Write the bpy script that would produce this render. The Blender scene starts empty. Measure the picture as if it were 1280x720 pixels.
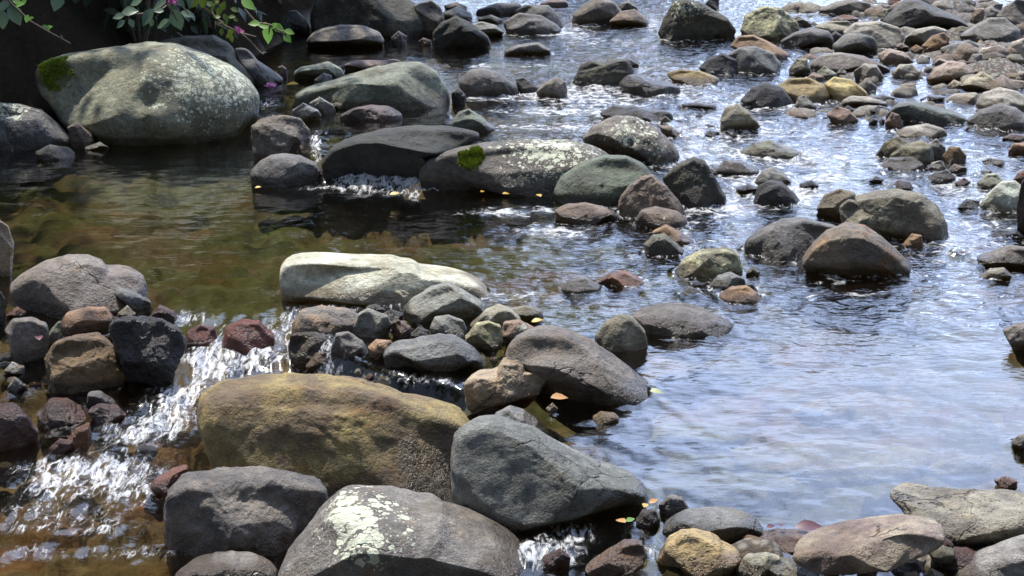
SUN_EL, SUN_AZ, SUN_E, SKY, EXPO, CLOUD = 66, 30, 5.0, 0.12, 0.45, 15
# each stone: crop its outline was measured in | kind | stone colour | options | label | outline
STONES = """
A1|boulder|bouldergreen|fc=2 lich=.75 lc=270,95,85 moss=66,88,26 e=.85 n=.5 sub=6 nosoft=1|huge rounded grey-green boulder with a bright moss patch and white lichen flecks|140,290 150,260 200,225 300,205 450,185 600,166 720,175 830,215 940,265 1010,330 1045,390 1030,450 980,520 880,570 720,585 560,585 420,560 280,490 190,400 145,350
A1|boulder|slate|lich=.8 lc=15,132,30|dark boulder with white lichen on its top, cut by the left edge|-60,450 0,408 80,415 170,440 240,500 300,560 300,600 0,600 -80,590
A1|cobble|brown||small brown wedge stone between the dark edge boulder and the huge mossy boulder|270,505 310,488 370,540 380,580 300,592
A1|cobble|gray|wet=.3|low grey stone with a glint, alone in the dark pool below the left edge boulder|140,605 200,578 280,590 305,620 260,640 150,635
A1|cobble|gray||flat grey stone barely showing in the shade under the huge mossy boulder|338,588 400,567 440,590 400,602 340,602
A1|boulder|darkolive||dark sloping boulder right behind the top of the huge mossy boulder|620,165 740,142 860,140 920,175 960,230 1030,300 1050,350 900,350 700,300
A1|river_stone|slate|fc=3|grey ridged rock sloping down to the water behind the huge mossy boulder, above pink petals|940,190 990,190 1030,240 1090,280 1140,318 1130,336 1060,340 980,300
A1|cobble|brown||small rounded brown stone at the foot of the ridged grey slope, near a yellow leaf|1110,268 1128,262 1145,272 1150,300 1120,312
A1|boulder|taupe|n=.8|squarish grey-brown boulder directly right of the huge mossy boulder, left of the little spout|1005,500 1050,470 1130,458 1200,470 1240,520 1245,600 1200,650 1030,650 1005,560
B2|boulder|slate|e=.9 n=.5|smooth oval grey boulder with a white waterline, in front of the squarish one|-24,110 10,70 60,42 110,36 180,45 240,75 280,120 290,150 240,172 100,176 -10,170
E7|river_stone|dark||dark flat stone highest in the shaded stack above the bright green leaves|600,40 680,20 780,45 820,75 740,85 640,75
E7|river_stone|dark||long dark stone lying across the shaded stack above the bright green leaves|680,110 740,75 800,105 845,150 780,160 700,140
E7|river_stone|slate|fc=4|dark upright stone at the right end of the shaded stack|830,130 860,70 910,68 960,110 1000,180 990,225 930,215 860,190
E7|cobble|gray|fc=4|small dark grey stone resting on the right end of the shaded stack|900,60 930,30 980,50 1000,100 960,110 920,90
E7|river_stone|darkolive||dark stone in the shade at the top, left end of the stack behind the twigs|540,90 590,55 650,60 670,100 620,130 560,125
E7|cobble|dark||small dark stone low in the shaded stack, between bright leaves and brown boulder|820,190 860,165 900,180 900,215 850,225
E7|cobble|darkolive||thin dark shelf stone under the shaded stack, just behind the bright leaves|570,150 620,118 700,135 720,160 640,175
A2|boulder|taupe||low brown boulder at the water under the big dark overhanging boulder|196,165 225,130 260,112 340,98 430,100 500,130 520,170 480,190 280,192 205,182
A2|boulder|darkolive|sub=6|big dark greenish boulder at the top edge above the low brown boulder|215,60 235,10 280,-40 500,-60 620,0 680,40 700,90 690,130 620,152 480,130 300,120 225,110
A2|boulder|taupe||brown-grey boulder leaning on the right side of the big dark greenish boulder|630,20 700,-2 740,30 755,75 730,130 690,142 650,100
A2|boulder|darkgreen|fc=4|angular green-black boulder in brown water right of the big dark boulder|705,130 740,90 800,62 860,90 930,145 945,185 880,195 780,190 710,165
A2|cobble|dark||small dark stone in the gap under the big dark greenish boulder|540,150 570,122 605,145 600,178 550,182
A2|cobble|pink||tiny pinkish stone between the green-black angular boulder and the low brown one|650,165 670,150 700,160 705,180 660,184
A2|river_stone|taupe||small rounded stone at the very top, higher of two right of the leaning boulder|750,22 800,8 845,25 840,42 770,42
A2|river_stone|gray||cracked grey stone at the top, lower of two above the green-black one|745,50 800,28 860,50 868,75 800,88 750,70
A2|flat_rock|slate||flat pale grey rock at the top edge left of the paired grey boulders|876,42 960,12 1060,14 1064,40 1000,55 900,60
A2|boulder|slate|n=.7|grey boulder with an undercut front, nearer one of the overlapping pair at the top|985,88 1050,50 1140,60 1210,100 1235,130 1150,140 1020,128
A2|boulder|slate||dark grey boulder, rear one of the overlapping pair at the top|1035,42 1080,18 1170,20 1210,60 1236,120 1150,90 1050,62
A2|cobble|gray|fc=4|small grey slab between the green-black boulder and the paired grey boulders|855,100 900,85 960,100 997,132 970,147 880,132
A2|cobble|olive||thin light-edged stone wedged above the small grey slab|885,72 940,58 990,80 960,94 900,90
A2|river_stone|gray|n=.6|low grey stone alone in smooth dark water with a thin white waterline|985,205 1040,180 1130,168 1180,200 1178,220 1000,216
A2|river_stone|palegreen||pale green-grey stone in the pool near a floating yellow leaf|148,288 175,268 210,262 290,245 345,275 358,305 260,317 160,302
A2|cobble|slate||small grey stone in front of the pale green-grey one in the pool|230,322 270,290 305,303 302,327 240,337
A2|flat_rock|pink||low pinkish rock behind the long leaning boulder|350,255 400,240 500,240 570,235 600,260 560,285 440,287 360,275
A2|boulder|leangreen|fc=5 n=.7 sub=6|long light green-grey boulder tapering left to a point, dark at its right end|126,382 170,358 330,310 480,265 600,243 680,250 730,290 770,360 785,430 700,442 540,442 380,427 250,402 150,397
A2|boulder|slate|n=.5|smooth grey hump right of the long tapering boulder, in broken water|810,325 850,280 900,270 970,290 1040,340 1058,378 1000,390 860,378 815,348
A2|cobble|dark||small dark stone touching the round-topped one in the white riffle|1038,315 1070,308 1130,350 1122,374 1060,374
A2|cobble|taupe|e=.95|small round-topped stone standing in the white riffle right of the grey hump|1118,370 1155,328 1200,307 1238,325 1247,370 1210,396 1140,388
A2|cobble|pale|fc=4|pale small stone beneath the left point of the long tapering boulder|145,440 190,410 250,440 266,470 220,487 152,476
A2|cobble|gray|fc=4|grey small stone second from the left below the long tapering boulder|212,412 255,386 310,420 322,450 270,457
A2|pebble|olive||little stone third from the left below the long tapering boulder|298,420 320,410 345,415 352,438 310,442
A2|flat_rock|purple|wet=.5 n=1|wet purple-brown flat rock edged with white water below the long tapering boulder|330,462 390,430 460,418 540,425 588,457 582,487 430,487 340,477
A2|river_stone|green|fc=5|pointed grey-green stone above the right end of the long dark boulder|772,497 810,448 850,433 910,470 967,522 920,530 800,522
A2|cobble|black|wet=.8|wet black stone at the right end of the long tapering boulder|780,375 810,350 840,380 835,417 790,412
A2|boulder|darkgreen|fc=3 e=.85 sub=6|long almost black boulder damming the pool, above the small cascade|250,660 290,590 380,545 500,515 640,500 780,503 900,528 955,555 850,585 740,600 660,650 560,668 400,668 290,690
P|boulder|mossslab|fc=4 lich=.8 lc=690,180,70 moss=590,190,19 sub=6 e=.7 n=.7|long brown-grey slab boulder with a moss patch and white lichen on top|521,212 535,192 560,184 600,178 660,174 720,175 750,184 770,200 750,230 700,244 640,246 580,240 530,228
A3|boulder|taupe|lich=.5 lc=800,165,60 e=.9|rounded brown boulder with white specks behind the lichened slab|408,550 450,500 540,460 620,465 700,505 770,570 803,620 790,650 700,660 560,640 440,600
A3|cobble|brown||small brown stone lying at the back corner of the lichened slab|462,578 520,572 566,600 550,617 480,614
B3|boulder|jade|e=.9 n=.5 sub=6|smooth jade-green egg-shaped boulder beside the lichened slab|288,195 320,130 400,75 500,43 590,45 660,80 692,120 640,190 560,240 450,252 340,247 300,228
B3|river_stone|brown|n=.7|low brown stone in front of the jade-green boulder|293,265 340,240 420,233 500,250 556,285 552,322 460,322 320,297
B3|boulder|brown|n=1 spk=1|pitted brown boulder leaning over the jade-green boulder's right end|552,225 590,170 640,130 685,118 740,160 800,230 824,278 750,285 640,310 565,292
B3|river_stone|brown|lich=.3 lc=830,265,12 spk=1|rounded brown stone in front of the pitted brown boulder|618,315 640,265 700,248 790,268 832,300 822,322 740,332 650,348
B3|cobble|orangebrown||orange-brown wedge stone behind a greyer one, below the brown boulders|685,352 742,320 800,348 858,390 830,407 740,402
B3|cobble|olive|n=1|grey-olive stone in front of the orange-brown wedge in midstream|653,402 690,363 740,358 790,398 824,432 800,447 680,452
B3|boulder|darkolive|fc=6 n=.8|dark angular boulder right of the pitted brown boulder beside the rapids|726,135 790,80 850,50 900,65 940,130 988,215 980,258 900,262 840,240 760,180
A3|boulder|taupe|n=.7|broad brown-grey boulder at the top centre, left of a round brown one|362,62 420,15 470,-12 540,8 572,50 540,100 400,97
A3|river_stone|brown|e=.95|round brown boulder at the top centre, in front of the broad brown-grey one|513,88 560,45 620,36 662,70 682,97 600,107 530,107
A3|river_stone|gray||small grey stone at the top edge behind the round brown boulder|548,25 590,0 632,30 620,50 560,48
A3|boulder|darkolive|fc=6 lich=.6 lc=850,8,25 n=1|black and olive angular boulder at the top edge, pale lichen on its summit|706,140 740,60 770,8 830,-12 900,18 990,70 1028,122 1010,147 880,157 750,162
A3|boulder|limelichen|n=1|pale rounded boulder covered in yellow-green lichen near the top|1038,130 1060,60 1130,22 1210,33 1270,88 1282,120 1200,160 1120,165
A3|boulder|orangebrown|n=.6|long orange-tan boulder lying behind a blue-grey one, below the yellow-green lichened boulder|998,185 1030,143 1090,138 1150,163 1242,215 1242,250 1150,240 1060,210
A3|boulder|bluegray|n=.7|blue-grey rounded boulder in front of the long orange-tan boulder|976,225 1040,188 1100,184 1170,208 1208,260 1184,297 1080,297 990,290
A3|river_stone|black||dark boulder tucked against the left side of the blue-grey boulder|868,277 910,233 970,213 1028,238 1034,290 960,302
A3|boulder|darkolive|fc=6 n=.9|dark saddle-topped rock standing in white water left of centre top|366,335 400,260 440,238 490,250 530,238 592,233 618,287 580,322 500,347 400,347
A3|river_stone|slate||grey slab lying just behind the saddle-topped rock|500,240 540,232 600,236 640,258 600,275
A3|flat_rock|dark|wet=.6 n=1|wet dark lumpy rock right beside the saddle-topped rock|552,335 590,298 640,298 690,320 740,325 803,345 803,382 700,387 610,372
A3|river_stone|ochre|n=.6|low yellowish tapering stone right of the wet dark lumpy rock|740,292 800,276 880,283 958,310 960,327 880,342 790,325
A3|flat_rock|dark|wet=.7 n=1.2|wet broken dark rock in the white riffle behind the white-specked brown boulder|472,455 530,418 620,423 700,438 768,440 774,482 700,497 560,482
A3|cobble|brown|wet=.3|small brown wet stone on the right shoulder of the white-specked brown boulder|715,500 760,502 812,535 800,552 740,545
A3|pebble|taupe||little upright stone against the wet broken dark rock in the riffle|722,480 740,462 762,480 758,502 728,502
A3|flat_rock|dark|wet=.9|thin wet dark ledge just above the surface of the bright riffle|798,418 860,408 940,418 955,432 850,436
A3|pebble|black|wet=.9|wet dark nub breaking the riffle, left of the tan pointed stone|890,540 920,520 958,528 962,548 900,550
A3|pebble|black|wet=.9|wet dark nub breaking the riffle, farther from the tan pointed stone|885,505 915,495 945,505 930,516
A4|boulder|black|fc=3 e=.9|black rounded boulder in the stream in front of the ochre boulder|138,408 190,350 250,326 310,348 364,412 352,434 200,434
A3|cobble|sage|fc=3|tan-green pointed stone alone in bright water below the black rounded boulder|958,487 980,428 1030,413 1080,448 1126,507 1060,524 980,513
A4|flat_rock|palegreen|wet=.4 n=1.3|pale pitted rock just awash in the bright stream|132,618 190,572 260,558 350,588 428,627 400,637 260,634
A3|flat_rock|slate|wet=.4|grey low rock right of the dark angular boulder, in the rapids|928,688 980,638 1050,643 1122,682 1100,702 960,704
B4|river_stone|gray|fc=4|grey stone behind a black one at the head of the small fall|198,155 230,110 270,88 320,115 367,167 330,172 240,172
B4|river_stone|black|fc=3|black stone in front of a grey one at the head of the small fall|193,240 215,168 260,143 310,148 370,205 392,237 300,254
B4|pebble|black|wet=.9|wet black nub left of the black stone in the rapids|125,178 180,158 222,175 200,197 150,192
B4|pebble|black|wet=.9|wet black nub right of the grey and black pair in the rapids|378,160 430,143 462,165 420,182
B4|boulder|pairtan|fc=3 n=.8 sub=6|big tan-green boulder, largest of the group standing in the right-hand rapids|596,215 660,190 760,178 860,193 930,240 972,310 982,382 900,397 780,385 650,320
B4|boulder|pairtan|fc=5|tan-green block forming the left end of the big boulder group in the rapids|446,262 480,203 540,178 600,190 622,240 570,295 470,292
B4|boulder|pairtan|fc=4 n=.8|grey-green slab leaning against the front of the big tan-green boulder|538,250 580,218 660,248 760,288 798,352 770,385 620,340 550,310
B4|boulder|midbrown|fc=4 n=.6 sub=6|brown dome-shaped boulder with an orange right flank, front of the rapids group|382,482 420,410 480,350 560,313 640,323 710,368 780,428 843,497 800,527 680,534 500,524 395,505
B4|boulder|slate|fc=5 n=.8|dark cleft boulder with a black base, left of the brown dome-shaped boulder|158,395 220,340 310,298 400,293 470,313 540,318 520,360 430,440 390,472 280,472 180,432
B4|cobble|orangebrown|fc=3|small brown stone at the foot of the big tan-green boulder|788,408 830,358 870,363 878,412 830,427
B3|river_stone|limelichen|n=.9 fc=4|yellow-green mottled stone in midstream above two small round ones|778,510 810,460 880,423 980,410 1030,428 1055,500 1040,527 960,547 850,547 785,532
B3|cobble|bluegray|e=.95|small round grey stone in front of the yellow-green mottled stone|918,565 950,525 1000,510 1060,538 1062,565 980,592 930,585
B3|cobble|orangebrown|n=.6 wet=.2|small orange-brown dome with a white waterline, lowest of the midstream cluster|952,605 1000,570 1066,564 1110,593 1134,632 1040,642 960,630
B3|pebble|olive||small dark olive pebble right of the yellow-green mottled stone|1063,517 1090,486 1120,510 1112,537 1075,537
B3|pebble|bluegray|wet=.4|small wet pebble left of the orange-brown dome|798,598 840,568 882,588 878,614 810,614
B3|pebble|slate|wet=.6|slim wet stone behind the right side of the orange-brown dome|1058,562 1090,556 1117,592 1080,592
B3|cobble|bluegray|n=.5|dark blue-grey cobble with a pale top, left of an orange one in midstream|318,578 360,540 420,528 487,572 482,587 400,597 330,592
B3|cobble|orange|n=.6 wet=.3|rusty orange cobble right of the blue-grey one in midstream|468,548 520,513 580,506 642,535 662,557 620,577 520,574
A4|boulder|taupe||grey-brown boulder at the top edge with a pale vertical streak|445,42 520,8 580,-4 660,8 688,45 620,60 480,57
A4|boulder|bankdark|fc=5 n=.8 sub=6|big dark hump-backed boulder at the top of the right bank|706,90 750,40 800,-2 850,-6 940,33 1020,68 1072,102 1000,127 900,117 800,120 730,110
A4|river_stone|sage||tan oblong stone left of the cracked pale-grey boulder near the top|438,105 500,83 580,83 593,105 540,137 460,122
A4|boulder|greige|fc=3 n=.7|large pale grey boulder with a dark crack, below the big hump-backed boulder|552,128 600,90 700,83 780,108 803,142 780,182 700,197 600,170
A4|boulder|slate|n=.7|long dark grey boulder left of the dark bluish oval one|297,168 360,130 430,108 500,123 522,160 500,187 400,192 310,182
A4|boulder|bluegray|e=.95 n=.5|dark bluish oval boulder in front of the cracked pale-grey boulder|512,180 560,138 620,130 680,148 698,190 660,217 560,217
A4|river_stone|greige|fc=4|flat-topped grey stone right of the cracked pale-grey boulder|798,155 840,118 920,103 972,118 972,145 900,165 820,187
A4|river_stone|orangebrown|fc=3|rust-brown tilted stone in front of the flat-topped grey one|866,188 910,143 960,128 982,150 978,182 930,212
A4|pebble|orangebrown||little round brown pebble left of the rust-brown tilted stone|822,197 848,178 878,193 862,214
A4|boulder|gray|fc=3 n=.8|long wedge-shaped grey boulder on the right bank, below the top corner boulder|1012,148 1070,105 1140,70 1200,68 1262,115 1267,152 1180,172 1060,167
E1|boulder|taupe||large brown-grey boulder in the top right corner|1092,110 1150,40 1230,-8 1310,6 1320,222 1260,217 1220,170 1140,125
E1|river_stone|gray||speckled grey boulder left of the top right corner boulder|982,138 1020,58 1090,22 1142,22 1120,90 1080,122 1000,142
E1|river_stone|pinktan|fc=3|pinkish tan upright stone left of the speckled grey boulder at the top right|918,135 950,58 1010,53 1022,80 987,152 930,157
E1|river_stone|dark||dark brown stone beneath a tan one behind the hump-backed boulder's right end|812,78 870,48 952,55 937,112 890,127 850,105
E1|river_stone|sage||tan oval stone on top of the dark brown one at the top right|838,62 880,13 940,8 962,45 900,64
E1|river_stone|brown||brown stone at the top edge above the tan oval stone's right side|958,45 985,-2 1062,-12 1064,35 1000,50
E1|pebble|white||small white pebble in front of the brown stone at the top right edge|1008,42 1030,20 1057,35 1040,57
E1|boulder|taupe||brown-grey boulder just behind the peak of the hump-backed boulder|600,14 680,-14 760,3 818,62 760,72 680,52
E1|river_stone|rust||reddish brown stone at the top edge left of the hump-backed boulder|358,52 380,-2 440,-14 474,10 420,42
E1|cobble|sage||small pale stone at the left foot of the hump-backed boulder|320,110 345,65 385,60 380,110 340,135
E1|cobble|gray||small grey stone left of the pale one at the hump-backed boulder's left foot|290,75 320,40 360,38 345,75
E1|cobble|sage||small olive stone behind the cracked pale-grey boulder's top|408,152 450,133 492,150 482,182 430,178
E1|pebble|tan||little tan stone between the olive stone and the hump-backed boulder|508,190 535,153 567,175 550,198
E1|cobble|orangebrown||small rusty stone under the lower edge of the long wedge-shaped grey boulder|978,312 1040,286 1072,300 1050,333
E1|cobble|pinktan||small pinkish stone left of the long wedge-shaped grey boulder|826,198 870,173 908,185 872,218
A4|river_stone|bluegray|fc=4|speckled grey rock beside a black stone on the right bank|942,195 990,173 1060,158 1097,180 1092,212 1050,237 970,217
A4|cobble|black||black round stone tucked under the speckled grey rock|1013,232 1045,206 1072,235 1060,252 1020,252
A4|river_stone|greige|fc=4|grey block left of the pale boulder at the right edge|1072,240 1110,193 1180,180 1217,195 1212,252 1120,264
A4|cobble|gray|e=.9|smooth grey stone leaning on the left side of the grey block|1048,255 1075,215 1110,215 1120,255 1080,270
A4|boulder|pinkpale|fc=3|pale cream boulder cut by the right edge below the wedge-shaped grey boulder|1213,225 1230,168 1290,148 1310,262 1240,254
A4|boulder|taupe|n=.7|long grey-brown boulder lying across the middle of the right bank|416,265 460,218 540,208 640,223 720,258 764,282 700,292 560,287 430,290
A4|river_stone|sage||rounded olive stone at the left end of the long grey-brown boulder|338,275 370,233 410,233 428,275 400,302 350,302
A4|river_stone|pinktan|fc=3|pinkish stone behind the right half of the long grey-brown boulder|692,218 740,193 800,208 848,252 760,257 720,245
A4|river_stone|greige|fc=4|pale grey block in front of the long grey-brown boulder|598,285 640,253 690,258 723,312 680,327 610,314
A4|river_stone|greige||oval grey stone at the water right of the long grey-brown boulder|747,295 780,258 830,256 868,285 850,312 780,314
A4|boulder|pinktan|n=.7|brown-pink rounded boulder in the middle of the right bank, dark under its front|882,325 920,270 980,243 1040,248 1083,285 1060,312 960,337
A4|cobble|pinktan||small pinkish stone behind the left side of the brown-pink boulder|903,262 940,233 988,245 972,266
A4|cobble|sage|e=1|small upright grey-green stone below the grey block|1118,275 1140,233 1170,238 1178,277 1150,290
A4|cobble|orangetan||orange-tan cobble right of the upright grey-green stone|1173,278 1210,250 1252,270 1242,302 1190,302
A4|river_stone|cream|fc=4|pale yellow pointed stone in front of the brown-pink boulder|1006,355 1060,308 1110,288 1150,303 1188,347 1140,362 1050,367
A4|cobble|cream||pale cream stone left of the pale yellow pointed one|966,348 1000,318 1037,335 1020,358
A4|cobble|sage||brown-olive stone right behind the pale yellow pointed one|1128,310 1180,288 1204,320 1150,328
A4|cobble|greige||grey stone cut by the right edge above the tan right-edge boulder|1232,332 1260,283 1305,288 1300,322
A4|cobble|pinktan|spk=1|speckled pinkish stone just above the tan right-edge boulder|1178,342 1220,318 1282,323 1284,352 1200,358
A4|boulder|ochre|n=.5 e=.95|ochre rounded boulder with a white streak, right of the black rounded boulder|288,345 340,313 420,310 480,338 508,392 460,418 380,410 320,385
A4|river_stone|yellow|fc=4 n=.6|pale yellow stone with orange stains right of the ochre boulder|478,335 520,306 590,318 658,372 640,387 560,412 510,390
A4|cobble|palegreen||pale slim stone leaning over the ochre boulder and the pale yellow stone|450,290 480,263 530,293 537,322 490,322
A4|cobble|pinktan||pinkish stone behind the ochre boulder|403,315 440,288 478,305 472,327 420,327
A4|cobble|taupe||dark rounded stone at the right shoulder of the pale yellow stone|610,345 650,313 692,345 682,372 640,367
A4|pebble|gray||small grey stone behind the pale slim leaning stone|528,292 550,270 572,290 557,307
A4|cobble|gray||small grey standing stone at the foot of the ochre boulder|363,425 375,388 400,380 453,427 430,442 380,442
A4|flat_rock|greige|n=.8|low grey rock in the shallow riffle below the pale yellow stone|543,412 580,383 660,386 743,412 700,427 600,427
A4|river_stone|pinkbrown|fc=3|reddish pink stone at the stream edge below the low grey rock|488,458 530,423 580,438 623,482 580,502 540,492
A4|cobble|dark||dark stone behind the reddish pink stone|550,440 575,420 603,438 598,455 570,455
A4|boulder|greengray|fc=5 e=.7 n=.7|long blue-green grey rock with a flat sloping top on the right bank|716,475 760,420 820,400 900,418 1000,443 1064,470 1040,492 900,497 780,502
A4|cobble|pinkbrown|fc=3|brown upright stone at the left end of the long blue-green grey rock|722,495 750,448 780,458 798,500 760,524
A4|boulder|greige|n=.6 e=.9|tan curved boulder at the right edge, above the dark grey rounded one|1080,425 1110,373 1180,348 1250,363 1310,400 1310,455 1200,445 1120,445
A4|boulder|slate|n=.6 e=.9 sub=6|dark grey rounded boulder at the right edge above orange-brown shallows|1036,490 1100,440 1180,413 1250,428 1310,480 1284,527 1150,529
A4|flat_rock|greige||flat tan shelf rock left of the tan curved boulder|951,405 1000,375 1090,368 1094,412 1000,417
A4|flat_rock|black|wet=.8|thin wet black rock in the inlet left of the flat tan shelf|858,400 900,380 962,385 952,407 880,407
A4|flat_rock|slate|wet=.5|thin grey slab awash between the low grey rock and the inlet|655,385 720,375 765,390 760,412 700,408
A4|cobble|dark|wet=.8 n=1.3|wet broken stones cluster piece left of the long blue-green grey rock|655,440 700,420 742,432 735,457 680,462
A4|pebble|dark|wet=.8|small wet dark stone left of the brown upright stone, nearer the stream|658,487 676,473 695,480 692,497 662,498
A4|pebble|dark|wet=.8|small wet dark stone touching the brown upright stone's left side|700,485 712,474 724,482 722,498 702,498
A4|river_stone|greige|fc=3|grey wedge rock below the long blue-green grey rock|746,540 800,508 890,493 960,513 978,542 880,557 780,557
A4|river_stone|olivetan|fc=5 n=1|yellow-olive rough rock at the left of the midstream stack on the right|676,632 720,570 770,543 832,570 810,622 720,642
A4|river_stone|olivetan|n=.7|olive rock in the centre of the midstream stack on the right|738,625 800,578 870,560 912,578 923,645 880,673 780,650
A4|river_stone|gray|fc=3|grey rock behind the round brown one in the midstream stack on the right|888,578 930,553 967,590 962,642 920,644
A4|river_stone|roundbrown|e=1 n=.4|round brown stone at the right end of the midstream stack|953,625 980,588 1020,586 1050,620 1042,657 980,662
A4|flat_rock|bluegray|wet=.3 n=1|flat grey rock with a wet fringe at the front of the midstream stack|702,664 740,630 830,626 878,650 874,692 720,680
A4|cobble|gray|fc=4|small pale-topped grey stone right of the flat rock with a wet fringe|888,693 910,650 945,641 970,670 962,693
A4|cobble|brown||brown-grey oval stone just below the round brown stone|969,683 1000,655 1052,668 1047,692 990,694
B4|river_stone|dark|n=.7|dark brown lumpy stone, lowest of the midstream stack on the right|883,148 920,113 970,103 1008,130 972,162 900,162
B4|cobble|red|wet=.4|dark reddish small stone right of the dark brown lumpy one|998,158 1040,133 1068,150 1040,172
B4|cobble|purple|wet=.5|dark reddish wet stone just above the big tan-green boulder in the rapids|742,168 780,140 820,148 847,187 770,182
B4|pebble|black|wet=.9|tiny black stone in bright water left of the dark reddish wet one|652,148 690,128 722,140 690,160
B4|cobble|palegreen||pale lime stone in the riffle at the right, above a paler one|1086,160 1130,118 1170,118 1203,150 1140,182
B4|boulder|palewhite|fc=3 n=.7|pale whitish green stone with a brown wet base near the right edge|1096,255 1130,200 1190,148 1240,143 1290,180 1290,262 1220,282 1120,282
B4|cobble|taupe||small brown-grey stone behind the pale lime stone|1088,128 1110,103 1150,103 1153,127
B4|flat_rock|black|wet=.9 n=1|wet black ledge with white water left of the pale whitish green stone|998,264 1050,218 1103,223 1093,268
B4|flat_rock|gray|wet=.6 n=1|wet grey flat stone awash above the pale lime stone|1090,75 1140,54 1195,60 1212,82 1120,86
A4|flat_rock|purple|wet=.6 n=1|wet purplish flat stone at the right edge below the dark grey rounded boulder|1172,558 1230,533 1310,538 1310,567 1200,567
A4|cobble|orangetan||tan stone at the right edge under the wet purplish flat stone|1212,605 1240,573 1310,568 1310,620 1240,622
B4|river_stone|rust||brown-red stone at the right edge beside the pale whitish green stone|1236,145 1255,115 1310,85 1310,160 1250,160
B4|boulder|darkbrown||tall dark brown boulder mostly cut off by the right edge|1253,335 1250,250 1268,150 1330,100 1330,372 1262,364
B4|flat_rock|black|wet=.8|wet black flat rock left of the tall dark brown right-edge boulder|1120,375 1180,338 1250,343 1285,372 1200,384
B4|flat_rock|taupe|n=.8|brown flat rock at the right edge above a small olive-grey stone|1070,464 1140,430 1220,403 1330,413 1330,485 1180,494
B4|cobble|sage||small olive-grey stone with a white waterline below the brown flat rock|1092,538 1140,498 1200,493 1233,525 1203,552 1120,547
B4|pebble|purple|wet=.7|tiny flat stone in bright water left of the brown flat rock|995,436 1030,426 1072,434 1040,448
C4|river_stone|taupe|fc=4|pointed brown stone entering from the right edge over the bright pool|1193,235 1240,205 1330,193 1330,318 1260,300 1230,275
D4|cobble|gray|fc=3|small grey stone at the right edge of the bright pool above a rusty one|1228,185 1260,153 1330,143 1330,220 1250,215
B1|boulder|tan||tall tan stone at the left edge above the pile|-60,330 0,300 35,330 57,400 45,480 10,533 -60,530
B1|boulder|greigebrown|n=.6 spk=1 sub=6|large speckled grey-brown boulder at the left, head of the left-hand pile|36,562 80,520 180,465 280,440 360,443 460,488 550,498 582,540 597,612 520,650 400,670 200,704 90,660
B1|cobble|bluegray|n=.4|smooth blue-grey finger stone leaning on the large speckled boulder's right end|453,592 480,570 540,588 607,630 607,667 560,672 490,625
C1|river_stone|taupe||brown-grey stone left of the brown block in the left-hand pile|20,220 60,183 130,178 190,208 202,270 180,342 120,374 60,325
C1|cobble|orangetan| n=.6|orange-tan oval stone perched on the brown block in the left-hand pile|238,205 270,158 360,138 430,143 457,185 440,232 330,250 258,250
C1|boulder|umber|fc=4 n=1 sub=6|rough brown block with cracks at the front of the left-hand pile|178,335 230,268 300,250 400,243 445,280 492,360 533,412 520,462 440,492 300,484 200,474
C1|boulder|black|wet=.8 fc=5 n=1.2 sub=6|wet black rock beside the left cascade, right end of the left-hand pile|436,215 460,178 560,173 650,183 722,228 754,290 702,352 682,422 630,457 540,452 505,385 450,285
C1|flat_rock|palegreen|fc=3|slender pale green stone upright between two brown ones in the left-hand pile|160,330 170,280 210,220 248,188 240,250 200,312
C1|river_stone|wetred|wet=.9 n=.6|glossy dark red wet stone at the left edge below the pile|-60,560 0,523 60,523 112,570 163,650 130,705 20,719 -60,705
C1|river_stone|wetred|wet=.7 n=.9|reddish brown wet stone, elongated, between the glossy red stone and the white water|145,580 200,503 270,503 350,553 408,600 350,614 250,610 170,617
C1|cobble|slate|fc=3|grey pointed stone in the wet hollow below the brown block|343,522 355,478 400,473 450,510 497,547 440,540
C1|cobble|purple|wet=.9 n=1.2|wet crinkled pinkish stone at the left edge of the white water|348,552 400,523 470,533 512,580 492,612 420,614
C1|river_stone|fallred|wet=.9 n=.6|red-brown stone glowing through the lip of the left cascade|885,290 905,215 970,186 1040,195 1100,255 1095,320 1000,335 905,325
C1|cobble|fallred|wet=.9 n=.6|smaller dark red stone left of the red-brown one at the cascade lip|735,290 750,235 800,207 860,222 882,290 800,310
C1|cobble|wetred|wet=.6 n=1.3|crumpled dark red wet stone above the wet black rock, beside the cascade|596,180 640,128 700,158 722,210 660,205
C1|cobble|taupe||small brown-grey stone at the left edge of the pile, above a pale one|-20,340 0,330 50,313 72,350 20,364
C1|cobble|pale|fc=5 n=1|pale broken stone at the left edge in the hollow of the pile|13,395 50,358 100,378 95,412 30,414
C1|cobble|rust||reddish stone under the large speckled boulder at the left edge|18,175 70,138 107,160 92,187
C1|cobble|gray|fc=5|small grey angular stone in the brown puddle under the pile|28,463 60,418 113,460 80,484
C1|cobble|sage||small tan-olive stone between the orange-tan stone and the finger stone|468,165 510,133 547,170 500,188
B1|river_stone|darkolive||dark greenish stone at the left edge under the tall tan stone|-60,600 0,583 22,620 22,702 -60,720
D1|cobble|wetorange|wet=.9|orange wet stone just left of the foot of the cascade|266,180 300,128 360,103 368,160 340,207 290,219
D1|cobble|wetred|wet=.9 n=1|reddish wet stone left of the orange wet one|197,208 240,168 292,180 282,232 210,239
D1|cobble|red|wet=.4 fc=3|dark red-brown wedge stone between the golden boulder and the cascade foot|576,385 620,328 700,283 764,278 722,345 690,385 640,414
P|boulder|golden|lv=-.17 d=.55 wc=550,575,62 sub=6 fc=3 n=.8 e=.75|largest golden-brown boulder with cracks, wet dark lower right, in front of the cascade|245,515 250,490 270,476 310,468 370,466 440,471 510,489 560,507 592,522 590,560 570,605 480,614 400,606 330,594 280,578 255,552
C2|flat_rock|taupe|n=.8|low brown rock lying behind the golden-brown boulder's upper edge|320,435 420,423 560,448 720,473 833,490 843,532 720,535 560,510 420,470
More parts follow.
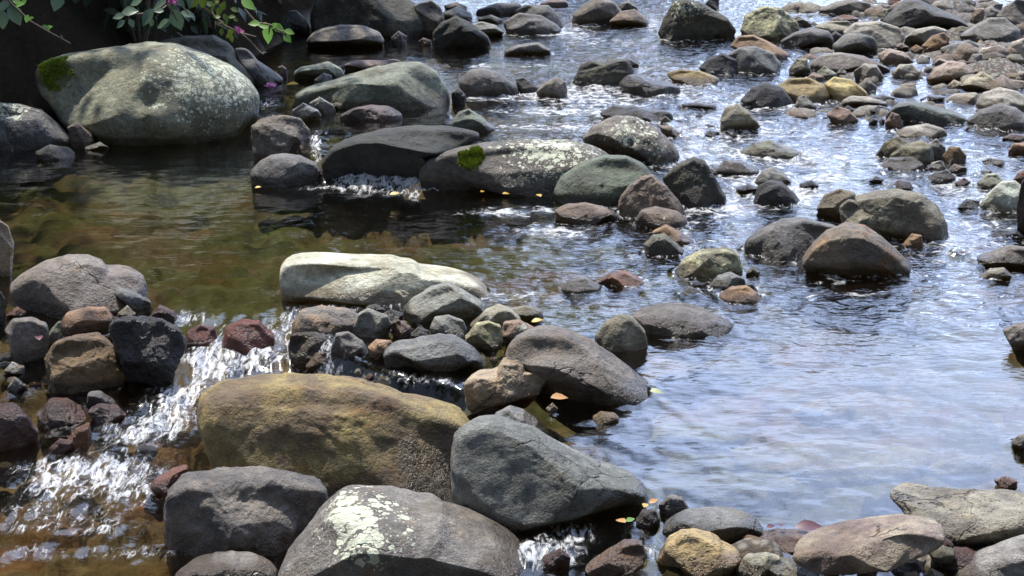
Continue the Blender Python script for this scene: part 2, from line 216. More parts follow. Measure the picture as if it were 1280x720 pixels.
P|boulder|slatebrown|fc=5 n=1 sub=6|broad purple-grey and brown boulder below the golden one, behind the lichened front rock|204,640 212,605 232,590 265,586 300,584 350,586 385,596 412,612 412,650 384,690 340,702 280,699 228,692 207,668
D2|boulder|frontlichen|lv=-.07 lich=1 lc=445,648,66 sub=7 n=.6|big grey boulder at the bottom edge with bright pale lichen patches on top|70,730 100,650 170,560 240,470 300,398 400,363 520,363 660,393 780,428 900,488 1020,558 1100,638 1118,720 1060,770 300,780 90,770
D1|boulder|taupe|n=.5 e=.9 sub=6|rounded grey-brown boulder at the bottom edge left of the lichened front boulder|680,730 760,658 860,628 960,623 1060,648 1116,700 1116,770 700,770
P|boulder|frontgray|lv=-.05 sub=6 fc=5 n=.6 d=.6|big blue-grey wedge boulder right of the golden boulder with a black undercut front|562,575 568,540 590,520 620,518 660,530 700,553 735,570 775,588 805,602 816,612 806,630 770,648 735,660 690,665 620,655 580,630 564,602
D2|river_stone|bluegray|fc=3|slim grey stone behind the big blue-grey wedge boulder|946,78 1010,36 1070,53 1130,98 1184,152 1150,174 1050,140
C3|boulder|taupe|fc=4 n=.7 sub=6|large brown-grey whale-backed boulder pointing right into the bright pool|96,335 120,278 180,228 260,215 340,223 440,268 540,338 630,408 700,478 723,517 690,537 560,524 400,494 250,450 150,410
C2|river_stone|tan|fc=5 n=1.1|knobbly tan and pink rock leaning against the left of the whale-backed boulder|832,435 880,398 960,383 990,343 1050,343 1090,378 1150,378 1178,420 1120,474 1000,514 920,554 860,554 838,495
C3|river_stone|sage|e=.95 n=.5|smooth rounded olive-tan stone standing behind the whale-backed boulder|456,258 500,198 560,166 610,178 660,233 675,294 620,324 520,310
C3|boulder|purplegray|n=.7 e=.85 sub=6|low purple-grey flat-domed boulder pointing right into the bright pool|600,170 660,143 740,123 830,126 900,148 970,183 1023,210 960,252 880,264 760,254 660,244
B2|boulder|whiteslab|sub=6 fc=6 e=.6 n=.4|long pale cream slab boulder across the head of the cascade|92,475 100,440 180,435 350,438 540,445 640,468 760,503 880,528 964,572 900,594 700,614 520,650 420,640 250,610 105,604
B2|boulder|palegray|fc=5 n=.7|grey triangular boulder leaning on the right half of the pale cream slab|586,665 620,618 700,568 770,550 840,588 900,628 924,672 840,715 640,705
C2|river_stone|orangemix|n=.8|orange and grey mottled stone below the left end of the pale cream slab|141,205 180,148 260,133 380,148 423,180 403,232 300,258 200,246 148,244
C2|river_stone|palegray|n=.8 fc=3|lumpy grey-green stone next to the orange mottled stone|388,215 410,163 450,143 485,158 530,173 544,210 500,254 420,264
C2|river_stone|purplegray|fc=3|violet-grey rounded stone below the orange mottled stone|298,305 320,243 370,236 430,278 458,332 400,354 310,344
C2|river_stone|wetolive|wet=.9|olive wet stone at the right side of the cascade, under the orange mottled stone|128,300 140,243 230,238 280,248 303,290 210,340 150,394
C2|cobble|umber|wet=.8|brown wet leaf-shaped stone below the violet-grey one|197,375 240,323 290,318 303,350 260,393 210,404
C2|cobble|orangetan|n=.5|orange-tan small stone between the violet-grey stone and the big ridged grey stone|447,298 480,268 540,273 558,310 510,352 470,333
C2|boulder|bluegray|fc=5 n=.9 sub=6|ridged blue-grey stone in the centre of the stone bar, water at its foot|503,325 530,288 640,263 740,246 800,253 870,298 914,352 900,384 820,404 640,404 540,376
C2|river_stone|palegray|e=.95 n=.5|round grey-green egg stone in the centre of the stone bar|693,225 715,178 770,170 830,193 848,237 800,264 720,260
C2|river_stone|sage|fc=3|olive leaning stone right of the round egg stone|850,215 920,148 970,126 1020,143 1064,190 980,234 870,240
C2|cobble|sage|e=.9|long tan-olive stone at the end of the stone bar beside a yellow leaf|1005,145 1080,133 1140,148 1153,182 1090,192 1030,174
C2|river_stone|limepale|n=.8|pale yellow-green knobbly stone in the stone bar, left of a reddish one|832,264 880,203 930,193 980,213 988,262 930,314 860,294
C2|river_stone|pinkbrown|n=.7 lich=.8 lc=655,405,10|reddish stone with a white top between the yellow-green stone and the whale-backed boulder|982,245 990,198 1050,188 1114,220 1080,264 1010,294
C2|cobble|dark|wet=.5|dark wet small stone left of the round egg stone|618,245 650,218 690,233 696,260 680,268 628,270
C2|cobble|rust|wet=.6|orange-red wet stone left of the dark wet small one in the stone bar|537,205 570,188 622,220 618,252 560,263
C2|cobble|dark|wet=.6|dark wet stone against the foot of the pale cream slab, left one of two|437,140 480,126 518,150 500,174
C2|cobble|dark|wet=.6|dark wet stone under the foot of the grey triangular boulder, right one of two|498,170 540,148 592,165 572,194
C3|pebble|ochre|wet=.4|yellowish striped pebble with a white glint in the brown pool|448,582 480,556 540,563 558,582 520,607 465,602
C3|pebble|white|wet=.3|small white wet pebble in the brown pool behind the big wedge boulder|263,545 290,523 312,545 290,564
D3|cobble|darkbrown|n=.6|dark brown cobble below a grey one at the tip of the big wedge boulder|622,495 650,453 700,453 722,500 690,534 640,534
D3|cobble|slate|n=.6|dark grey cobble beside the bright pool at the tip of the big wedge boulder|713,435 760,391 810,403 838,450 780,484 730,474
D3|river_stone|bluegray|n=.7 e=.85|long grey stone with a black underside at the bottom shore of the bright pool|716,545 770,478 850,453 950,445 1050,458 1120,498 1138,532 1060,594 960,594 850,590
D3|river_stone|sandyellow|n=.6 spk=1|sandy yellow pitted boulder at the bottom edge in front of the long grey stone|704,655 740,578 790,538 850,528 930,548 1000,598 1054,632 980,684 900,730 720,730
D3|river_stone|wetbrown|wet=.6 fc=4|wet brown-pink wedge stone in the trickle at the bottom edge|404,705 480,638 580,573 650,573 664,640 620,725 450,735
D3|cobble|wetred|wet=.8|wet dark pinkish stone in the trickle left of the wet brown-pink wedge|247,645 320,608 362,640 352,705 270,695
D4|river_stone|pinkbrown|n=.6|brown-tan smooth stone between the sandy yellow boulder and the long slab|157,605 200,558 280,533 400,536 474,560 430,595 330,640 200,628
D4|cobble|sage|e=.95|rounded grey-green stone at the bottom edge right of the sandy yellow boulder|120,685 170,633 250,623 313,640 255,695 200,735 128,730
D4|river_stone|palegray|n=.6|pale speckled stone at the bottom edge in front of the long tilted slab|208,718 260,658 330,646 420,678 485,720 450,765 230,765
D4|boulder|slabtan|lift=.10 fc=6 e=.7 n=.8 sub=6|long tilted slab with a sunlit tan top and a black underside at the bottom right|326,645 400,588 520,543 640,503 760,480 850,478 920,498 983,520 962,584 850,625 700,655 560,695 440,705 376,675
D4|boulder|pitted|lift=.02 n=1.2 spk=1 e=.75 sub=6|broad pitted grey-tan slab pointing left over the bright pool at the lower right edge|686,383 800,375 950,381 1100,376 1330,386 1330,620 1120,620 1000,590 900,515 780,455
D4|river_stone|maroon|n=.5|maroon smooth stone wedged under the broad pitted slab|886,655 960,598 1050,598 1124,630 1000,695 920,705
D4|boulder|taupegray|n=.6 sub=6|large smooth grey boulder filling the bottom right corner|970,730 1080,648 1180,588 1330,530 1330,780 970,780
D4|cobble|palewhite|e=.95|small pale blue-grey pebble in the dark gap under the long tilted slab|618,645 630,622 660,618 702,660 702,700 640,695
D4|cobble|darkbrown||dark brown stone under the front of the long tilted slab|716,705 760,648 850,648 884,690 800,725
D4|cobble|greige||pale grey stone at the bottom edge left of the corner boulder|876,715 910,688 962,715 920,745
D4|cobble|umber||small brown stone at the bottom edge under the long tilted slab|600,735 620,690 660,690 690,735
D4|pebble|orangetan||orange-brown pebble at the bottom edge right of the dark brown stone|770,735 800,700 850,700 870,735
D4|pebble|slate||small grey stone wedged between the tilted slab and the maroon stone|962,592 1000,578 1053,583 1000,603
D4|pebble|rust|wet=.3|small rusty stone with a white foot in the bright pool at the right edge|1158,338 1200,318 1252,333 1254,367 1222,377
D4|pebble|orange||small orange pebble on the shore behind the long tilted slab|533,525 560,512 602,518 590,532 545,534
A4|cobble|rust||reddish flat stone in the shallows right of the streaked boulder at the top|498,78 560,58 622,73 600,90 530,90
A4|cobble|gray||grey stone at the top edge between the streaked boulder and the hump-backed one|690,35 710,15 745,20 740,45 700,50
A4|river_stone|dark||dark boulder at the top edge above the yellow-green lichened boulder|-10,30 20,-5 60,-5 60,30 20,40
A4|cobble|gray|wet=.4|grey stone in the water right of the yellow-green lichened boulder|340,85 375,62 420,80 440,100 370,105
A4|cobble|slate||small grey stone between the long dark grey boulder and the dark bluish oval|505,140 525,125 550,140 545,165 515,168
A3|flat_rock|pink||flat pinkish rock in smooth water at the top edge, left of the broad boulder|235,15 270,0 340,0 358,18 300,26
A3|pebble|black|wet=.9|wet dark nub just below the wet broken dark rock in the riffle|795,470 820,462 850,470 830,482
A3|pebble|black|wet=.9|smallest wet dark nub in the riffle near the thin dark ledge|862,462 880,455 892,464 878,472
A4|pebble|brown||brown pebble by the inlet, above the oval grey stone|760,180 790,170 822,190 800,202
A4|pebble|greige||grey pebble beside the speckled grey rock, on its left|845,240 870,218 905,228 900,245
A4|flat_rock|taupe|wet=.6|flat brown wet stone in the water below the tan-green pointed stone's left|-5,690 0,680 30,672 60,690 40,700
"""
import bpy, bmesh, math, random
import numpy as np
from mathutils import Vector, Matrix
C = bpy.context.scene.collection
rad = math.radians
rng = np.random.default_rng(7)
random.seed(7)

# ------------------------------------------------------------------ camera
CAM = np.array([0.0, 0.0, 2.2]); PITCH = rad(14.5); F = 2042.0   # F in photo pixels (1280 wide)
SP, CP = math.sin(PITCH), math.cos(PITCH)
def project(p):
    d = np.asarray(p, float) - CAM
    zc = d[..., 1]*CP - d[..., 2]*SP
    yc = d[..., 1]*SP + d[..., 2]*CP
    zc = np.maximum(zc, 0.05)
    return 640 + F*d[..., 0]/zc, 360 - F*yc/zc, zc
def ray(u, v):
    a, b = (u-640)/F, (360-v)/F
    return np.array([a, CP + b*SP, -SP + b*CP])
def sm(a, b, x):
    t = np.clip((np.asarray(x, float)-a)/(b-a), 0, 1); return t*t*(3-2*t)

# ------------------------------------------------------------------ noise
_perm = np.random.default_rng(3).permutation(256); _perm = np.concatenate([_perm, _perm, _perm])
_g = np.random.default_rng(5).normal(size=(256, 3)); _g /= np.linalg.norm(_g, axis=1)[:, None]
def perlin(p):
    p = np.asarray(p, float); i = np.floor(p).astype(int); f = p - i
    w = f*f*f*(f*(f*6-15)+10); i &= 255
    out = 0
    for dx in (0, 1):
        wx = w[..., 0] if dx else 1-w[..., 0]
        for dy in (0, 1):
            wy = w[..., 1] if dy else 1-w[..., 1]
            for dz in (0, 1):
                wz = w[..., 2] if dz else 1-w[..., 2]
                h = _perm[_perm[_perm[i[..., 0]+dx]+i[..., 1]+dy]+i[..., 2]+dz]
                g = _g[h]
                out = out + wx*wy*wz*(g[..., 0]*(f[..., 0]-dx)+g[..., 1]*(f[..., 1]-dy)+g[..., 2]*(f[..., 2]-dz))
    return out*1.6
def fbm(p, o=3):
    s, a = 0, 1.0
    for k in range(o):
        s = s + a*perlin(p*2**k + 17.3*k); a *= .5
    return s
def p3(x, y, z=0.0):
    return np.stack(np.broadcast_arrays(np.asarray(x, float), np.asarray(y, float), np.asarray(z, float)), -1)

# ------------------------------------------------------------------ water level
def W(x, y):
    x = np.asarray(x, float); y = np.asarray(y, float)
    y0 = np.interp(x, [-3, -2.1, -1.6, -1.35, -.6, .6], [14.2, 13.3, 11.9, 11.35, 11.2, 11.2])
    up_l = .15*sm(0, .32, y-y0)
    up_r = .15*sm(9.6, 14, y)
    t = sm(.3, 1.3, x)
    far = .012*np.maximum(0, y-13)
    xb = np.interp(y, [4.5, 5.35, 5.7, 6.1, 6.4, 6.7, 6.95, 7.3, 7.8, 8.5], [.40, .36, .27, .17, -.03, -.12, -.52, -.85, -.95, -1.1])
    low = sm(8.2, 6.7, y)*sm(.04, -.12, x-xb)
    return up_l*(1-t)+up_r*t+far-np.interp(x, [-.45, -.1], [.23, .06])*low
def at(u, v, dz=0.0):
    r = ray(u, v); r = r/r[1]
    ys = np.linspace(3.5, 60, 6000)
    z = CAM[2]+r[2]*ys - W(r[0]*ys, ys) - dz
    k = np.argmax(z < 0)
    if z[k] >= 0: k = len(ys)-1
    y = ys[k]
    return np.array([r[0]*y, y, CAM[2]+r[2]*y])
def at_depth(u, v, Y):
    r = ray(u, v); r = r/r[1]
    return CAM + r*Y

# ------------------------------------------------------------------ object helpers
def tag(o, label=None, cat=None, group=None, kind=None):
    if label: o['label'] = label
    if cat: o['category'] = cat
    if group: o['group'] = group
    if kind: o['kind'] = kind
    return o
def mesh(name, v, f, mat, parent=None, loc=(0, 0, 0), smooth=True):
    me = bpy.data.meshes.new(name)
    me.from_pydata([tuple(a) for a in v], [], [tuple(int(i) for i in a) for a in f]) if not isinstance(v, np.ndarray) else fast(me, v, f)
    if smooth: me.polygons.foreach_set('use_smooth', [True]*len(me.polygons))
    me.materials.append(mat); me.update()
    o = bpy.data.objects.new(name, me); C.objects.link(o); o.location = loc
    if parent: o.parent = parent
    return o
def fast(me, v, f):
    f = np.asarray(f); n = f.shape[1]
    me.vertices.add(len(v)); me.vertices.foreach_set('co', np.asarray(v, np.float32).ravel())
    me.loops.add(f.size); me.loops.foreach_set('vertex_index', f.ravel().astype(np.int32))
    me.polygons.add(len(f)); me.polygons.foreach_set('loop_start', np.arange(0, f.size, n, dtype=np.int32))
    me.polygons.foreach_set('loop_total', np.full(len(f), n, np.int32)); me.update(calc_edges=True); me.validate()
def attr(o, name, vals):
    a = o.data.attributes.new(name, 'FLOAT', 'POINT'); a.data.foreach_set('value', np.asarray(vals, np.float32))

# ------------------------------------------------------------------ node helpers
class NT:
    def __init__(s, name):
        s.m = bpy.data.materials.new(name); s.m.use_nodes = True; s.t = s.m.node_tree
        s.t.nodes.clear(); s.out = s.t.nodes.new('ShaderNodeOutputMaterial')
    def n(s, typ, **kw):
        nd = s.t.nodes.new('ShaderNode'+typ)
        for k, v in kw.items():
            if k == 'inp':
                for i, x in v.items():
                    if isinstance(x, bpy.types.NodeSocket): s.t.links.new(x, nd.inputs[i])
                    elif x is not None: nd.inputs[i].default_value = x
            else: setattr(nd, k, v)
        return nd
    def math(s, op, a, b=0.0, c=None, clamp=False):
        nd = s.n('Math', operation=op, use_clamp=clamp, inp={0: a, 1: b})
        if c is not None: s._set(nd.inputs[2], c)
        return nd.outputs[0]
    def _set(s, sock, x):
        if isinstance(x, bpy.types.NodeSocket): s.t.links.new(x, sock)
        else: sock.default_value = x
    def mix(s, fac, a, b, blend='MIX'):
        nd = s.n('Mix', data_type='RGBA', blend_type=blend)
        s._set(nd.inputs[0], fac); s._set(nd.inputs[6], col(a)); s._set(nd.inputs[7], col(b)); return nd.outputs[2]
    def mixf(s, fac, a, b):
        nd = s.n('Mix', data_type='FLOAT'); s._set(nd.inputs[0], fac); s._set(nd.inputs[2], a); s._set(nd.inputs[3], b); return nd.outputs[0]
    def noise(s, vec, scale, detail=3.0, rough=.55, dist=0.0):
        return s.n('TexNoise', inp={'Vector': vec, 'Scale': scale, 'Detail': detail, 'Roughness': rough, 'Distortion': dist}).outputs['Fac']
    def vor(s, vec, scale, out='Distance', feature='F1'):
        return s.n('TexVoronoi', feature=feature, inp={'Vector': vec, 'Scale': scale}).outputs[out]
    def ss(s, x, a, b):
        return s.n('MapRange', interpolation_type='SMOOTHSTEP', inp={0: x, 1: a, 2: b, 3: 0.0, 4: 1.0}).outputs[0]
    def attr(s, name): return s.n('Attribute', attribute_name=name).outputs['Fac']
    def vmul(s, v, k): return s.n('VectorMath', operation='MULTIPLY', inp={0: v, 1: k}).outputs[0]
    def vadd(s, v, k): return s.n('VectorMath', operation='ADD', inp={0: v, 1: k}).outputs[0]
    def bump(s, h, strength, dist, normal=None):
        nd = s.n('Bump', inp={'Height': h, 'Strength': strength, 'Distance': dist})
        if normal: s.t.links.new(normal, nd.inputs['Normal'])
        return nd.outputs[0]
def col(c):
    return (c[0], c[1], c[2], 1) if isinstance(c, tuple) and len(c) == 3 else c

# ------------------------------------------------------------------ stone materials (dry base colours)
PAL = {  # A, B, blotch scale
 'gray': ((.225, .215, .195), (.135, .13, .118)), 'slate': ((.145, .136, .128), (.085, .08, .075)),
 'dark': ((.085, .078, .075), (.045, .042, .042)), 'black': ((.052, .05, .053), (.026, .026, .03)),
 'brown': ((.20, .15, .11), (.11, .085, .07)), 'midbrown': ((.20, .155, .105), (.12, .10, .08)),
 'darkbrown': ((.085, .06, .047), (.045, .035, .03)), 'umber': ((.19, .125, .06), (.10, .065, .035)),
 'taupe': ((.20, .175, .148), (.125, .108, .094)), 'taupegray': ((.235, .22, .20), (.16, .145, .13)),
 'greigebrown': ((.25, .22, .19), (.18, .15, .13)), 'greige': ((.36, .33, .275), (.22, .20, .165)),
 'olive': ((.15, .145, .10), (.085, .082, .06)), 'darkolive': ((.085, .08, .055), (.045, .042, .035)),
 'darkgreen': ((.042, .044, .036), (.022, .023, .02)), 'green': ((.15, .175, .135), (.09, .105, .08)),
 'bouldergreen': ((.26, .265, .18), (.165, .165, .12)), 'leangreen': ((.21, .225, .17), (.12, .13, .10)),
 'jade': ((.125, .155, .11), (.085, .095, .07)), 'mossslab': ((.13, .115, .095), (.075, .066, .056)),
 'bankdark': ((.09, .088, .082), (.05, .05, .05)), 'bluegray': ((.175, .175, .165), (.10, .10, .097)),
 'greengray': ((.15, .165, .15), (.095, .105, .10)), 'pale': ((.38, .37, .33), (.22, .215, .2)),
 'palegray': ((.30, .30, .255), (.175, .175, .15)), 'palegreen': ((.28, .29, .21), (.16, .165, .12)),
 'sage': ((.30, .275, .20), (.18, .165, .12)), 'olivetan': ((.19, .17, .105), (.09, .082, .055)),
 'pairtan': ((.235, .21, .15), (.14, .125, .09)), 'tan': ((.36, .28, .19), (.22, .165, .115)),
 'cream': ((.42, .37, .26), (.28, .24, .165)), 'whiteslab': ((.58, .57, .45), (.40, .385, .28)),
 'palewhite': ((.48, .50, .42), (.32, .32, .26)), 'white': ((.55, .54, .5), (.4, .38, .36)),
 'ochre': ((.30, .225, .10), (.20, .15, .075)), 'yellow': ((.46, .385, .17), (.36, .25, .11)),
 'sandyellow': ((.42, .32, .155), (.31, .22, .10)), 'golden': ((.26, .195, .072), (.13, .09, .048)),
 'orange': ((.36, .155, .06), (.22, .09, .045)), 'orangebrown': ((.27, .165, .08), (.17, .105, .06)),
 'orangetan': ((.34, .205, .115), (.24, .14, .08)), 'orangemix': ((.34, .215, .12), (.16, .14, .12)),
 'pink': ((.24, .175, .15), (.15, .11, .10)), 'pinktan': ((.33, .255, .20), (.20, .16, .13)),
 'pinkpale': ((.46, .40, .33), (.33, .27, .22)), 'pinkbrown': ((.26, .175, .125), (.16, .11, .085)),
 'purple': ((.17, .115, .12), (.09, .065, .07)), 'purplegray': ((.17, .152, .138), (.10, .09, .083)),
 'slatebrown': ((.175, .15, .125), (.085, .078, .075)), 'maroon': ((.16, .085, .08), (.10, .06, .06)), 'red': ((.17, .07, .05), (.09, .04, .033)),
 'rust': ((.22, .11, .07), (.13, .07, .05)), 'wetred': ((.15, .065, .045), (.085, .042, .034)),
 'fallred': ((.30, .085, .05), (.17, .05, .035)), 'wetorange': ((.33, .14, .05), (.18, .08, .035)),
 'wetolive': ((.13, .095, .035), (.07, .05, .025)), 'wetbrown': ((.26, .18, .135), (.14, .095, .075)),
 'limelichen': ((.42, .41, .25), (.15, .14, .09)), 'limepale': ((.38, .36, .20), (.22, .20, .12)),
 'roundbrown': ((.185, .115, .05), (.11, .075, .04)), 'frontlichen': ((.20, .18, .155), (.125, .112, .098)),
 'frontgray': ((.20, .205, .185), (.125, .128, .115)), 'slabtan': ((.33, .275, .20), (.17, .125, .105)),
 'pitted': ((.26, .235, .18), (.13, .115, .09)),
}
_mats = {}
def stone_mat(key, spk=0):
    if (key, spk) in _mats: return _mats[(key, spk)]
    A, B = PAL[key]; N = NT('stone_'+key)
    tc = N.n('TexCoord').outputs['Object']
    rnd = N.n('ObjectInfo').outputs['Random']
    off = N.n('CombineXYZ', inp={0: N.math('MULTIPLY', rnd, 37.0), 1: N.math('MULTIPLY', rnd, 71.0), 2: N.math('MULTIPLY', rnd, 13.0)}).outputs[0]
    v = N.vadd(tc, off)
    big = N.noise(v, 4.5 if key not in ('limelichen', 'olivetan') else 7.0, 5, .62, .4)
    lo, hi = (.36, .64) if key not in ('limelichen',) else (.45, .56)
    c = N.mix(N.ss(big, lo, hi), B, A)
    mid = N.noise(v, 22, 5, .65)
    c = N.mix(1.0, c, N.n('CombineColor', inp={0: N.math('MULTIPLY_ADD', mid, 2.0, 0.0), 1: N.math('MULTIPLY_ADD', mid, 2.0, 0.0), 2: N.math('MULTIPLY_ADD', mid, 1.92, .03)}).outputs[0], 'MULTIPLY')
    # mineral grain
    gr = N.noise(v, 190, 2, .7)
    gfac = N.math('MULTIPLY_ADD', gr, 2.2, -.1)
    c = N.mix(.8, c, N.n('CombineColor', inp={0: gfac, 1: gfac, 2: gfac}).outputs[0], 'MULTIPLY')
    # warm stain blotches
    st = N.ss(N.noise(N.vadd(v, (9.1, 3.3, 5.7)), 9, 4, .6), .56, .72)
    c = N.mix(N.math('MULTIPLY', st, .45), c, N.mix(1.0, c, (1.25, .98, .68), 'MULTIPLY'))
    # broad weathering zones
    zn = N.ss(N.noise(N.vadd(v, (4.4, 1.7, 8.2)), 2.3, 4, .6, .5), .50, .60)
    zc, za = {'golden': ((.72, .50, .44), .85), 'midbrown': ((1.25, .85, .55), .8), 'orangemix': ((.45, .5, .55), .9), 'frontgray': ((.62, .62, .58), .7), 'slate': ((.6, .58, .62), .7)}.get(key, ((.66, .60, .52), .65))
    c = N.mix(N.math('MULTIPLY', zn, za), c, N.mix(1.0, c, zc, 'MULTIPLY'))
    # fine cracks
    cr = N.vor(N.vadd(v, N.vmul(N.n('TexNoise', inp={'Vector': v, 'Scale': 6.0, 'Detail': 4.0}).outputs['Color'], (.22, .22, .22))), 3.2, feature='DISTANCE_TO_EDGE')
    crm = N.math('MULTIPLY', N.math('SUBTRACT', 1.0, N.ss(cr, 0.0, .018)), N.ss(N.noise(v, 2.1, 2), .57, .68))
    c = N.mix(N.math('MULTIPLY', crm, .6), c, (.03, .026, .022))
    pits = None
    if spk:
        pd = N.vor(v, 55); pits = N.math('SUBTRACT', 1.0, N.ss(pd, .10, .33))
        pits = N.math('MULTIPLY', pits, N.ss(N.noise(v, 12, 2), .42, .6))
        c = N.mix(N.math('MULTIPLY', pits, .65), c, (.05, .04, .032))
    # lichen: crusty pale rosettes
    la = N.attr('lichen')
    vn = N.vadd(v, N.vmul(N.n('TexNoise', inp={'Vector': v, 'Scale': 40.0, 'Detail': 3.0}).outputs['Color'], (.02, .02, .02)))
    d1 = N.vor(vn, 24); d2 = N.vor(vn, 60)
    patch = N.noise(v, 9, 4, .6)
    dens = N.math('ADD', la, N.math('MULTIPLY_ADD', patch, 1.7, -.78))
    s1 = N.math('GREATER_THAN', N.math('MULTIPLY', dens, .62), d1)
    s2 = N.math('GREATER_THAN', N.math('MULTIPLY', dens, .50), d2)
    solid = N.ss(dens, 1.12, 1.25)
    lm = N.math('MULTIPLY', N.math('MAXIMUM', N.math('MAXIMUM', s1, s2), solid), N.ss(la, .03, .15))
    lc = N.mix(N.noise(v, 70, 3), (.40, .42, .28), (.72, .74, .60))
    c = N.mix(N.math('MULTIPLY', lm, .92), c, lc)
    # sparse pale specks everywhere
    sp = N.math('LESS_THAN', N.vor(N.vadd(v, (2.2, 8.8, 1.1)), 30), N.math('MULTIPLY_ADD', N.noise(v, 5, 2), .35, -.14))
    c = N.mix(N.math('MULTIPLY', sp, .35), c, (.45, .44, .36))
    # moss film
    mo = N.ss(N.math('ADD', N.attr('moss'), N.math('MULTIPLY_ADD', N.noise(v, 14, 4, .65), .8, -.4)), .42, .62)
    c = N.mix(N.math('MULTIPLY', mo, .85), c, N.mix(N.noise(v, 60, 2), (.035, .05, .012), (.10, .12, .03)))
    # wet film
    w = N.ss(N.math('ADD', N.attr('wet'), N.math('MULTIPLY_ADD', mid, .5, -.25)), .35, .62)
    c = N.mix(w, c, N.mix(1.0, c, (.44, .38, .31), 'MULTIPLY'))
    rough = N.mixf(w, N.math('MULTIPLY_ADD', mid, .3, .60), .30)
    h = N.math('ADD', N.math('MULTIPLY', mid, .9), N.math('MULTIPLY', N.noise(v, 75, 4, .7), .45))
    h = N.math('ADD', h, N.math('MULTIPLY', gr, .10))
    h = N.math('SUBTRACT', h, N.math('MULTIPLY', crm, .7))
    h = N.math('ADD', h, N.math('MULTIPLY', lm, .08))
    if pits: h = N.math('SUBTRACT', h, N.math('MULTIPLY', pits, .35))
    nrm = N.bump(h, .8, .035)
    b = N.n('BsdfPrincipled', inp={'Base Color': c, 'Roughness': rough, 'Normal': nrm})
    N.t.links.new(b.outputs[0], N.out.inputs[0])
    _mats[(key, spk)] = N.m
    return N.m

# ------------------------------------------------------------------ stone geometry
_ico = {}
def ico(k):
    if k not in _ico:
        bm = bmesh.new(); bmesh.ops.create_icosphere(bm, subdivisions=k, radius=1)
        v = np.array([a.co[:] for a in bm.verts]); f = np.array([[a.index for a in q.verts] for q in bm.faces]); bm.free()
        rot = np.array(Matrix.Rotation(.7, 3, 'X') @ Matrix.Rotation(.4, 3, 'Y')); _ico[k] = (v @ rot.T, f)
    return _ico[k]
NB = 144
TH = (np.arange(NB)+.5)/NB*2*np.pi - np.pi
def radial(poly, cu, cv):
    """distance from the centre to the outline for NB angles (image plane, v up)"""
    P = np.array(poly, float); X = P[:, 0]-cu; Y = -(P[:, 1]-cv)
    X2, Y2 = np.roll(X, -1), np.roll(Y, -1)
    r = np.zeros(NB)
    for i, t in enumerate(TH):
        dx, dy = math.cos(t), math.sin(t)
        ex, ey = X2-X, Y2-Y
        den = dx*ey - dy*ex; den = np.where(abs(den) < 1e-9, 1e-9, den)
        s = (X*ey - Y*ex)/den; q = (X*dy - Y*dx)/den
        ok = (s > 0) & (q >= -1e-6) & (q <= 1+1e-6)
        r[i] = s[ok].max() if ok.any() else 0
    bad = r <= 0
    if bad.any(): r[bad] = np.interp(TH[bad], TH[~bad], r[~bad], period=2*np.pi)
    k = np.array([.03, .17, .6, .17, .03])
    return sum(np.roll(r, j-2)*k[j] for j in range(5))
_k = np.fft.fftfreq(NB)*NB
KERN = np.exp(-(_k/9.0)**2)
def tint(th, arr): return np.interp(th, TH, arr, period=2*np.pi)

